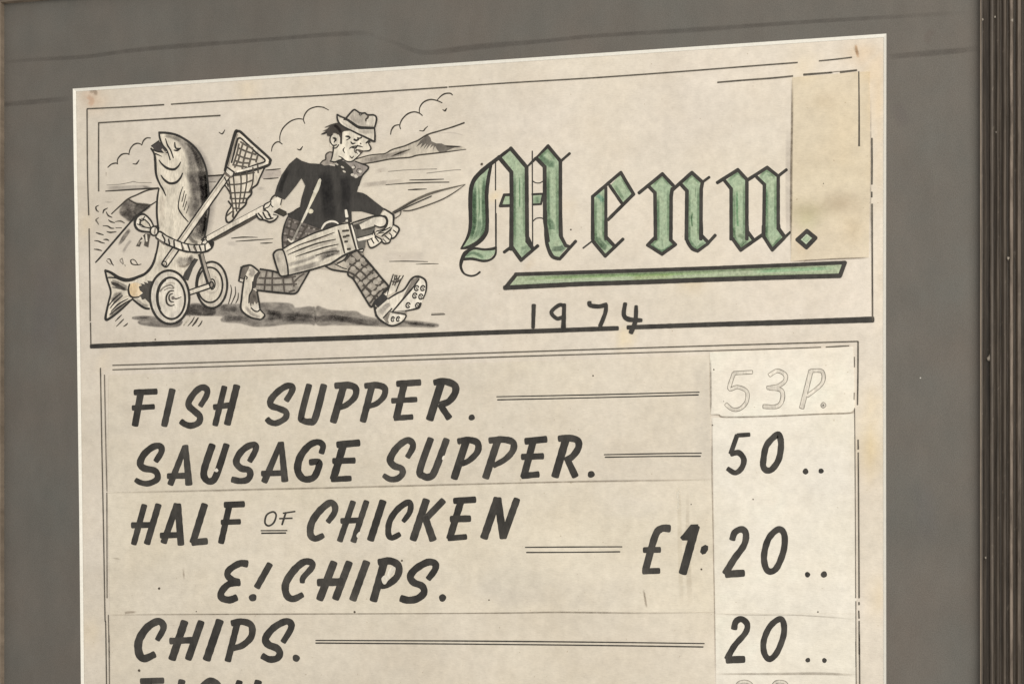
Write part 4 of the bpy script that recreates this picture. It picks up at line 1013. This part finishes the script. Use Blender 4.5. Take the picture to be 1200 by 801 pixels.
# front leg
T(*tK); F('265,30 300,-20 345,-100 430,-100 460,10 520,90 610,200 680,292 620,350 540,440 518,474 460,390 400,290 350,210 305,182 300,148 200,140 95,98', lin(158, 149, 136))
for s_ in ('250,60 330,80 420,140 520,230 650,330', '330,-10 400,60 520,150 620,240', '290,140 380,190 470,290 580,380', '400,-40 470,40 540,110', '345,200 430,260 530,360 560,410'): S(s_, 16, TK)
for s_ in ('440,20 350,80 300,140', '490,75 420,130 350,200', '540,130 480,190 400,260', '590,190 520,230 430,330', '635,240 560,310 470,400', '680,295 600,330 510,440', '380,-60 330,-20 260,60'): S(s_, 16, TK)
for x, y in ((345, 30), (400, 75), (440, 35), (350, 115), (460, 130), (415, 175), (505, 120), (510, 200), (465, 240), (560, 245), (380, 230), (510, 280), (600, 215), (600, 300), (470, 340), (545, 345), (500, 400), (420, 260), (290, 75), (555, 180), (635, 280)): EF(x, y, 24, 20, lin(178, 169, 155))
S('440,-5 520,88 610,198 682,292 625,352', [14, 17, 17, 16, 12], K); S('300,150 308,182 350,212 400,290 460,390 518,475 545,440', [14, 15, 15, 15, 15, 16, 14], K)
F('0,112 95,98 200,75 260,35 290,80 300,148 180,132', lin(186, 176, 160)); S('90,95 160,128 300,148', 15, K); S('180,75 250,110 290,120', 9, K); S('200,70 265,35 300,-10', 13, K)
F('628,345 682,398 595,495 538,428', lin(58, 56, 54)); S('560,480 570,560', 20, K)
F('565,500 680,400 830,312 900,212 960,192 1020,218 1036,300 1010,390 980,470 930,500 850,512 832,535 842,572 800,625 720,652 660,625 580,570', lin(222, 213, 196))
W('600,540 660,470 700,450', [60, 50, 30], G2, .8); W('780,370 840,330', 30, G2, .8); F('850,320 905,218 955,200 975,205 900,290 845,370 800,420', lin(128, 120, 110)); WF('720,530 800,515 845,512 830,545', G3, .7, 2)
F('965,235 1000,215 1030,255 1026,330 995,440 962,482 900,500 800,508 760,505 880,330', lin(229, 221, 205))
F('700,535 760,545 832,556 805,602 740,632 690,620 672,585', lin(230, 222, 206)); F('630,580 700,520 690,560 675,600 690,630 660,625', lin(140, 132, 120))
S('682,400 760,350 830,312 900,212 960,192 1020,218 1038,270 1030,340 1005,400', [12, 14, 14, 16, 18, 16, 14, 12, 10], K); S('970,215 890,320 800,425 720,520', [10, 15, 14, 12], K); S('985,440 965,482 900,502 840,512', [16, 18, 13, 10], K); S('545,450 572,560 650,628 720,652 800,622 842,575 832,545 700,520', [14, 16, 15, 14, 13, 12, 11, 9], K); S('632,578 715,490', 10, K)
for x, y in ((945, 300), (1003, 300), (928, 370), (985, 380), (865, 460), (955, 462)): E(x, y, 18, 24, 11, K, 15, 20, 330); S([(x - 4, y - 8), (x + 6, y), (x - 2, y + 10)], 7, KP)
for x, y in ((722, 590), (772, 588)): E(x, y, 14, 22, 10, K, 15, 30, 330); S([(x, y - 8), (x + 6, y + 4)], 8, K)
F('672,370 705,240 720,185 815,190 790,250 755,330', lin(222, 213, 196)); S('662,375 690,290 728,170', [10, 12, 8], K); S('752,332 785,250 822,182', [10, 11, 8], K)
for s_ in ('722,270 735,225 745,180', '740,275 755,225 760,180', '765,240 778,205 790,185', '715,235 760,245 800,215', '735,220 770,210'): S(s_, 11, lin(90, 84, 76))
S('625,345 660,310 672,300', 11, K); F('650,365 672,320 668,372', lin(230, 221, 205))
# jacket
T(0, 0, 1)
JK = '347.5,184.6 353.8,188.6 362.5,191.4 373.8,192 392,192.5 400,190 420,205 424.3,207 420.5,217.5 418.4,224.8 425,226 430,228.6 440,236.6 450,244.2 446.3,250.2 443.6,254.2 437.5,251.5 423.8,247.6 411.9,247.6 412.4,260.4 406.3,259 397.5,262.6 377.5,269 365,264.5 355,260.5 337.2,254 337.5,250.4 344,247 351.3,243.4 353.2,232.5 357.8,217.5 353.4,208.6 346.3,218.6 338.8,227.8 333.6,234 325,231 321.6,229.2 324.6,218 330,205 338.8,192.3'
F(JK, lin(63, 60, 56), var=.12)
T(*tE); S('735,150 712,170 695,205', 12, K); S('860,325 900,318 930,290 970,268', 12, K)
T(0, 0, 1); W('380,200 384,230 386,258', 16, lin(120, 115, 108), .6); W('402,205 406,225 404,250', 12, lin(130, 125, 118), .6); W('338,198 331,214 328,226', 5, lin(90, 86, 82), .5)
T(*tD); WF('985,640 995,655 985,670 975,655', G1, .0, 1)
T(*tE); S('1160,5 1130,90 1062,245', [20, 34, 18], lin(214, 206, 184), cap=.3); S('1062,245 1020,340 985,410', [16, 20, 12], lin(226, 218, 200)); S('985,410 945,490 905,580', [10, 14, 20], lin(160, 154, 142)); EF(1072, 300, 26, 22, lin(214, 206, 182)); S('860,560 890,585 910,570', [10, 14, 8], lin(210, 202, 186))
T(*tI); S('135,590 115,690 55,800', [14, 40, 50], lin(214, 208, 190), cap=.3)
T(*tJ); S('282,290 292,350', [18, 24], lin(228, 220, 204)); EF(293, 388, 14, 10, lin(220, 212, 196)); S('55,465 90,415 140,395 185,400 212,418', [12, 16, 16, 14, 8], lin(226, 218, 202))
# scarf and collar
T(*tI); F('140,352 180,312 222,290 228,215 280,180 325,185 310,320 365,372 200,388', lin(164, 154, 142)); S('140,352 180,312 222,290 228,215 280,178 330,182', [14, 18, 18, 18, 18, 14], KP); S('290,372 360,385', 20, lin(200, 190, 176))
F('420,305 500,290 570,335 640,330 690,320 780,355 860,385 888,432 800,530 690,585 620,545 560,440', lin(154, 145, 136)); F('400,330 450,300 520,320 640,430 655,500 600,540 480,500 380,420', lin(60, 57, 52))
for x, y in ((655, 415), (765, 480), (690, 545), (640, 530), (700, 560)): EF(x, y, 26, 20, lin(216, 207, 192))
for x, y in ((485, 412), (512, 480), (395, 365)): EF(x, y, 28, 14, lin(200, 192, 176), 30)
E(745, 470, 38, 36, 12, G3, 0, 90, 300); E(650, 410, 36, 34, 12, G3, 0, -60, 120)
S('680,320 780,358 862,388 888,432 800,535 770,600 740,700', [14, 20, 24, 24, 22, 16, 14], K)
# head
T(*tH); F('290,700 300,640 420,640 480,590 600,575 740,630 880,700 900,760 905,798 925,843 912,875 808,892 760,945 700,1003 645,1048 590,1060 530,1045 480,1003 430,1035 370,1062 302,1050 325,975 345,865 352,805 290,820', lin(226, 217, 198))
T(*tI); S('352,70 345,130 325,240 302,318', [12, 20, 20, 14], K); S('290,318 370,330 440,302 500,292', [16, 22, 20, 12], K); S('425,240 480,268 530,312 590,328 645,315 700,270 760,212 808,162', [10, 16, 18, 18, 18, 16, 14, 12], K)
S('808,160 870,158 915,145 928,110 905,65 880,20', [10, 18, 20, 20, 18, 12], K); S('592,122 640,95 720,82 775,90 800,100', [10, 20, 18, 16, 8], K); F('680,150 700,128 760,138 830,156 780,190 730,215 690,185', lin(84, 76, 68)); F('700,165 725,155 760,195 735,215', lin(226, 218, 202)); S('680,120 670,160 690,190', 12, K)
S('520,105 495,145 522,192', [8, 18, 8], K); S('598,235 630,268 662,238', [8, 20, 8], KP); W('520,225 590,235', 14, G1, .5)
T(*tH); S('530,665 600,688 545,725', [10, 18, 10], K); S('535,662 580,660 610,685', 13, K); S('665,712 700,728 735,712', 26, K); S('720,690 755,695 785,680', 20, K); S('615,750 640,778 685,770', [14, 24, 12], K); S('850,772 890,745 915,760', [14, 34, 20], K); S('760,770 775,785', 14, KP); S('630,840 690,845 725,800', [12, 22, 10], K)
EF(360, 712, 70, 90, lin(224, 215, 197)); E(358, 715, 68, 92, 17, K, 0, 60, 250); E(358, 740, 76, 110, 17, K, 0, 30, 110); S('335,690 375,712 352,760', [14, 26, 12], K); S('345,685 385,700 380,740', 16, K)
HR = lin(70, 64, 58)
F('445,450 380,455 300,478 205,522 215,530 290,505 240,550 170,585 235,575 150,628 165,636 240,608 245,655 292,665 330,610 380,612 425,640 448,690 445,785 478,785 485,600 520,582 610,578 540,530', HR); W('350,480 420,540 470,620', 50, lin(60, 52, 54), .6); S('150,632 200,622 240,600', [6, 16, 20], K)
F('555,375 600,310 660,252 700,265 760,300 840,300 880,330 970,330 1010,362 1016,410 985,525 740,515 640,465 560,402', lin(188, 179, 164)); F('880,360 960,340 1005,370 1000,430 980,500 850,480', lin(216, 207, 190)); W('600,330 680,400 780,440', 80, G1, .6)
F('400,318 460,357 540,382 560,402 640,470 740,520 985,540 992,640 990,745 930,722 830,672 740,632 620,572 500,512 430,452 402,390', lin(210, 201, 184)); W('740,570 860,600 960,580', 60, lin(178, 168, 152), .7); W('460,420 560,500 640,540', 26, lin(190, 180, 164), .7)
S('505,400 560,405 640,460 740,522 860,532 985,535', [18, 34, 36, 40, 38, 30], K); S('540,385 600,310 660,252 700,262 760,300 845,300', [24, 24, 24, 22, 22, 20], K); S('780,315 830,300 880,330 970,332 1008,358 1016,410 990,520', [18, 24, 24, 24, 24, 24, 24], K); S('885,340 878,375 850,400 852,430', [24, 26, 22, 14], lin(86, 78, 68)); S('745,315 765,335 790,315', 14, G3)
S('405,325 460,358 545,385', [22, 24, 20], K); S('402,320 405,390 432,452 500,512 620,572 740,632 830,672 930,722 988,748', [20, 22, 22, 22, 22, 24, 26, 28, 22], K); S('985,540 992,640 990,745', [20, 24, 26], K)
end()
fig('golf_bag', 'pale ribbed golf bag under the arm of the golfer')
T(0, 0, 1)
F('330,292.4 342,285.5 355,279.6 367,274 380,269.6 396,264 408.6,261.4 413.6,272.5 418.8,291 404,297.4 387.5,308.8 380,311.2 362.5,316.4 337.5,322.6 328.5,322.8 321.5,306 320.5,297 324,293.4', lin(216, 207, 189))
T(*tE); F('725,700 745,672 790,662 815,690 840,790 860,895 800,910 755,850', lin(196, 187, 171)); W('760,690 780,800', 30, G2, .7); W('790,720 810,850', 14, lin(226, 218, 202), .7)
T(*tQ)
for s_, w_ in (('200,730 400,630 660,540 960,430', [6, 16, 18, 10]), ('230,780 420,700 700,600 980,538', [8, 22, 22, 12]), ('350,810 560,740 800,665 1020,615', [8, 20, 20, 12])): S(s_, w_, KP)
W('480,600 700,530 940,450', 40, lin(180, 166, 150), .7); W('560,690 760,620 960,560', 30, lin(165, 154, 140), .7); W('700,790 900,720 1010,690', 70, G2, .8); W('760,830 1040,735', 40, G3, .7); W('260,700 420,640', 24, lin(180, 168, 152), .6)
T(*tG); W('850,85 980,50 1150,-10', 34, G2, .8); W('860,150 1000,110 1180,60', 50, G2, .8); W('880,60 1100,0', 16, lin(232, 224, 208), .6)
T(*tJ); W('20,760 140,700 230,680', 50, G2, .8); S('0,715 120,680 220,675', 9, KP); W('60,790 150,740', 20, lin(228, 220, 204), .6)
S('212,478 245,590 270,692', [12, 17, 12], KP); W('270,480 300,600 320,660', 60, lin(178, 168, 152), .6); S('310,420 345,540 382,668', [13, 15, 12], KP)
for x, y in ((265, 485), (295, 482), (270, 540), (300, 530), (285, 585), (310, 655)): S([(x - 12, y), (x + 12, y - 2)], 17, KP)
W('300,640 330,660', 40, G3, .5)
F('320,420 342,418 375,520 402,645 452,655 440,682 385,672 355,560', lin(228, 220, 204), o=9)
F('350,425 540,360 560,440 545,520 470,560 465,640 440,660 400,650 375,520', lin(104, 100, 92))
F('385,555 530,515 548,535 500,560 400,580', lin(226, 218, 202)); S('390,550 470,530 532,512', 9, K); F('350,430 405,420 425,465 380,470', lin(70, 66, 60))
F('410,425 540,360 630,348 665,385 652,430 605,448 560,432 430,470', lin(222, 213, 196)); W('560,400 620,380', 30, G1, .6); S('345,408 440,378 560,345 640,350 668,390 650,435 600,450 550,430', [10, 13, 14, 16, 16, 15, 12, 8], K); S('555,440 520,460 440,475', 10, KP)
T(0, 0, 1); S('330,292.4 342,285.3 355,279.2 367,273.6 380,269.2 396,263.6 408.6,261', 1.5, K); S('337.5,322.8 362.5,316.6 380,311.4 388,308.6 404,298.6 418,293.6 425,291.5', [1.6, 1.9, 2.0, 2.0, 1.6], K); S('337.5,322.8 329,323.2 325,315 320.8,301 321,296.4 325,293 331,292.8 334,299 337,312 337.8,322', [2, 1.8, 1.9, 1.9, 1.7, 1.7, 1.7], K)
T(*tJ); S('310,380 318,420 345,415', 13, K)
end()
fig('hand')
T(*tJ)
HN = lin(226, 217, 199)
F('610,330 650,288 722,332 728,400 722,450 690,490 620,535 570,515 555,480 600,480 655,452 672,410 668,372 645,345', HN, sm=False); S('640,278 700,315 728,340 728,400 718,455 620,532', [12, 16, 18, 16, 15, 12], K); S('600,345 650,348 672,385 668,425 640,465 565,490', [9, 14, 14, 13, 12, 9], K); S('590,500 650,475 700,450', 10, K); S('575,510 640,500', 8, KP)
F('725,430 780,465 770,500 740,545 705,568 690,590 645,602 620,580 640,545 700,500', HN); S('722,428 760,440 782,468 768,505 738,545 705,560 690,592 645,602 618,578', [11, 13, 15, 14, 14, 12, 13, 14, 11], K); S('728,478 755,500', 10, K); S('690,505 712,530 705,555', 10, K); S('650,530 690,565', 11, K); S('632,560 660,590', 8, K)
F('478,575 530,530 545,490 570,530 610,560 618,580 598,602 560,628 525,642 495,620', HN); S('545,490 560,530 612,562 615,585 560,628 520,642 500,625 485,575', [9, 11, 13, 12, 13, 14, 12, 9], K); S('520,555 545,600', 11, K); S('555,540 590,585', 11, K); S('480,575 530,552', 9, K); S('545,480 530,520', 9, K)
end()
fig('hand'); T(*tE); F('700,200 760,165 800,185 790,260 720,310 640,330 660,260', HN); S('700,205 700,240 720,262', 9, K); S('800,190 790,240', 9, K); W('720,200 760,220', 30, G1, .4)
F('630,270 640,235 690,212 700,250 660,282', HN); S('632,285 640,240 688,212', [9, 13, 9], K); S('640,275 680,258 700,220', 9, K)
F('555,330 620,300 700,300 770,330 760,360 690,400 640,385 590,372', HN); S('560,325 590,372 640,382 690,400 740,380 768,345', [12, 15, 13, 17, 15, 10], K); S('580,320 625,370', 13, K); S('625,310 660,370 720,365', 13, K); S('680,330 700,360', 14, K); S('640,290 665,300 690,335', 12, K); S('720,330 765,340', 8, K)
end()
fig('fishing_rod'); T(*tJ); S('728,312 800,272 920,202 1100,125 1403,48', [20, 22, 20, 18, 4], lin(104, 97, 86)); S('740,318 900,240 1085,158', 9, K); S('730,308 830,255 940,190', 7, K); S('820,295 900,290 1050,242 1200,182 1320,110 1403,48', [8, 10, 10, 10, 8, 4], lin(96, 89, 79)); S('745,366 790,335 800,298', 7, KP); end()

# small marks, specks and tears on the paper
begin('specks', h=HI); T(0, 0, 1)
for u, v, r in ((564.6, 192.3, 1.5), (186.5, 689, 1.4), (395.5, 558, .8), (415.5, 716.5, 1.3), (822, 666.5, 1.2), (810, 590.5, .7), (573, 702.5, .8), (836.5, 432.8, .9), (882.6, 584.7, .8), (835, 497.8, .8), (669, 269, .9), (471, 656.4, 1.2), (163, 785, 1.5), (695, 440, 1.0), (958.5, 716.5, .9), (848, 470, .5), (182, 397.5, .9), (230, 716, .7), (965, 215, .6)):
    dot(u, v, r, lin(86, 76, 64))
for s_, w_ in (('215,665 215.4,679', 1.2), ('214,660 220,659', .8), ('390,642 392.5,645', 1.4), ('402,641.6 404,643.4', .9), ('530,688.5 536,690.5', .8), ('714,506 720,505.4', 1.4), ('514,664 518,667', 3), ('754,690 758,712', 1.2), ('104,107.4 112,107.6 111.6,112', 2.2), ('1031,72 1031.6,79', 1.8), ('146,718 150,717 160,716.6', 1.6), ('198,574 206,573', 1.8), ('218,572 226,571.4', 1.2), ('131,653 142,655', 1), ('668,716 676,716', 1.4), ('1002,54 1006,66', 2.4), ('288,796 292,798', 1)):
    W(s_, w_ * 2.2, lin(120, 106, 90), .5)
W('102,112 108,118 104,124', 7, lin(196, 160, 132), .5); W('1003,52 1004,60 1006,68', 4, lin(176, 140, 104), .6)
W('620,690 700,700 760,680', 40, lin(205, 196, 180), .35); W('560,680 600,700 640,690', 30, lin(200, 190, 174), .3); W('700,590 780,600', 30, lin(212, 202, 186), .3); W('230,400 235,408', 6, lin(205, 190, 160), .3)
end()
# soft dark lines running across the mat board
MH = MAT_H + 2e-6
CO = MO
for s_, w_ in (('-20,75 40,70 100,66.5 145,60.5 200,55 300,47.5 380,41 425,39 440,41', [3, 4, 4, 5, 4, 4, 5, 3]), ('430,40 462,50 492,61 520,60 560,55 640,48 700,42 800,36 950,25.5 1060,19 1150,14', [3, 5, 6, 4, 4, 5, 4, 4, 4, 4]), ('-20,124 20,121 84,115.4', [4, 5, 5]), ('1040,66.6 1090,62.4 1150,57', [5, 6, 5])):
    begin('soft_line', parent=mat_board, h=MH); T(0, 0, 1)
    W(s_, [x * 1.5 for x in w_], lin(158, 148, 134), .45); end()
begin('smudge', parent=mat_board, h=MH); T(0, 0, 1)
W('1095,34 1086,44 1090,50', 10, lin(205, 185, 168), .3); W('1050,120 1060,150', 20, lin(205, 190, 178), .3); W('1080,560 1090,640', 30, lin(208, 198, 190), .3); W('60,300 50,420', 40, lin(200, 190, 182), .3)
for u, v in ((2.6, 110.5), (1078.7, 442.5)): dot(u, v, .8, lin(190, 186, 178))
end()
for u, v, r, h in ((1159.8, 419.5, 0.0017, 0.0046), (1186, 24, 0.0009, 0.010), (1181.5, 302.5, 0.0008, 0.0105), (1166, 20, 0.0006, 0.007), (1151.5, 23, 0.0006, 0.0065), (1155, 653, 0.0006, 0.0046), (1167.5, 155, 0.0005, 0.0072)): speck(u, v, r, h, frame)
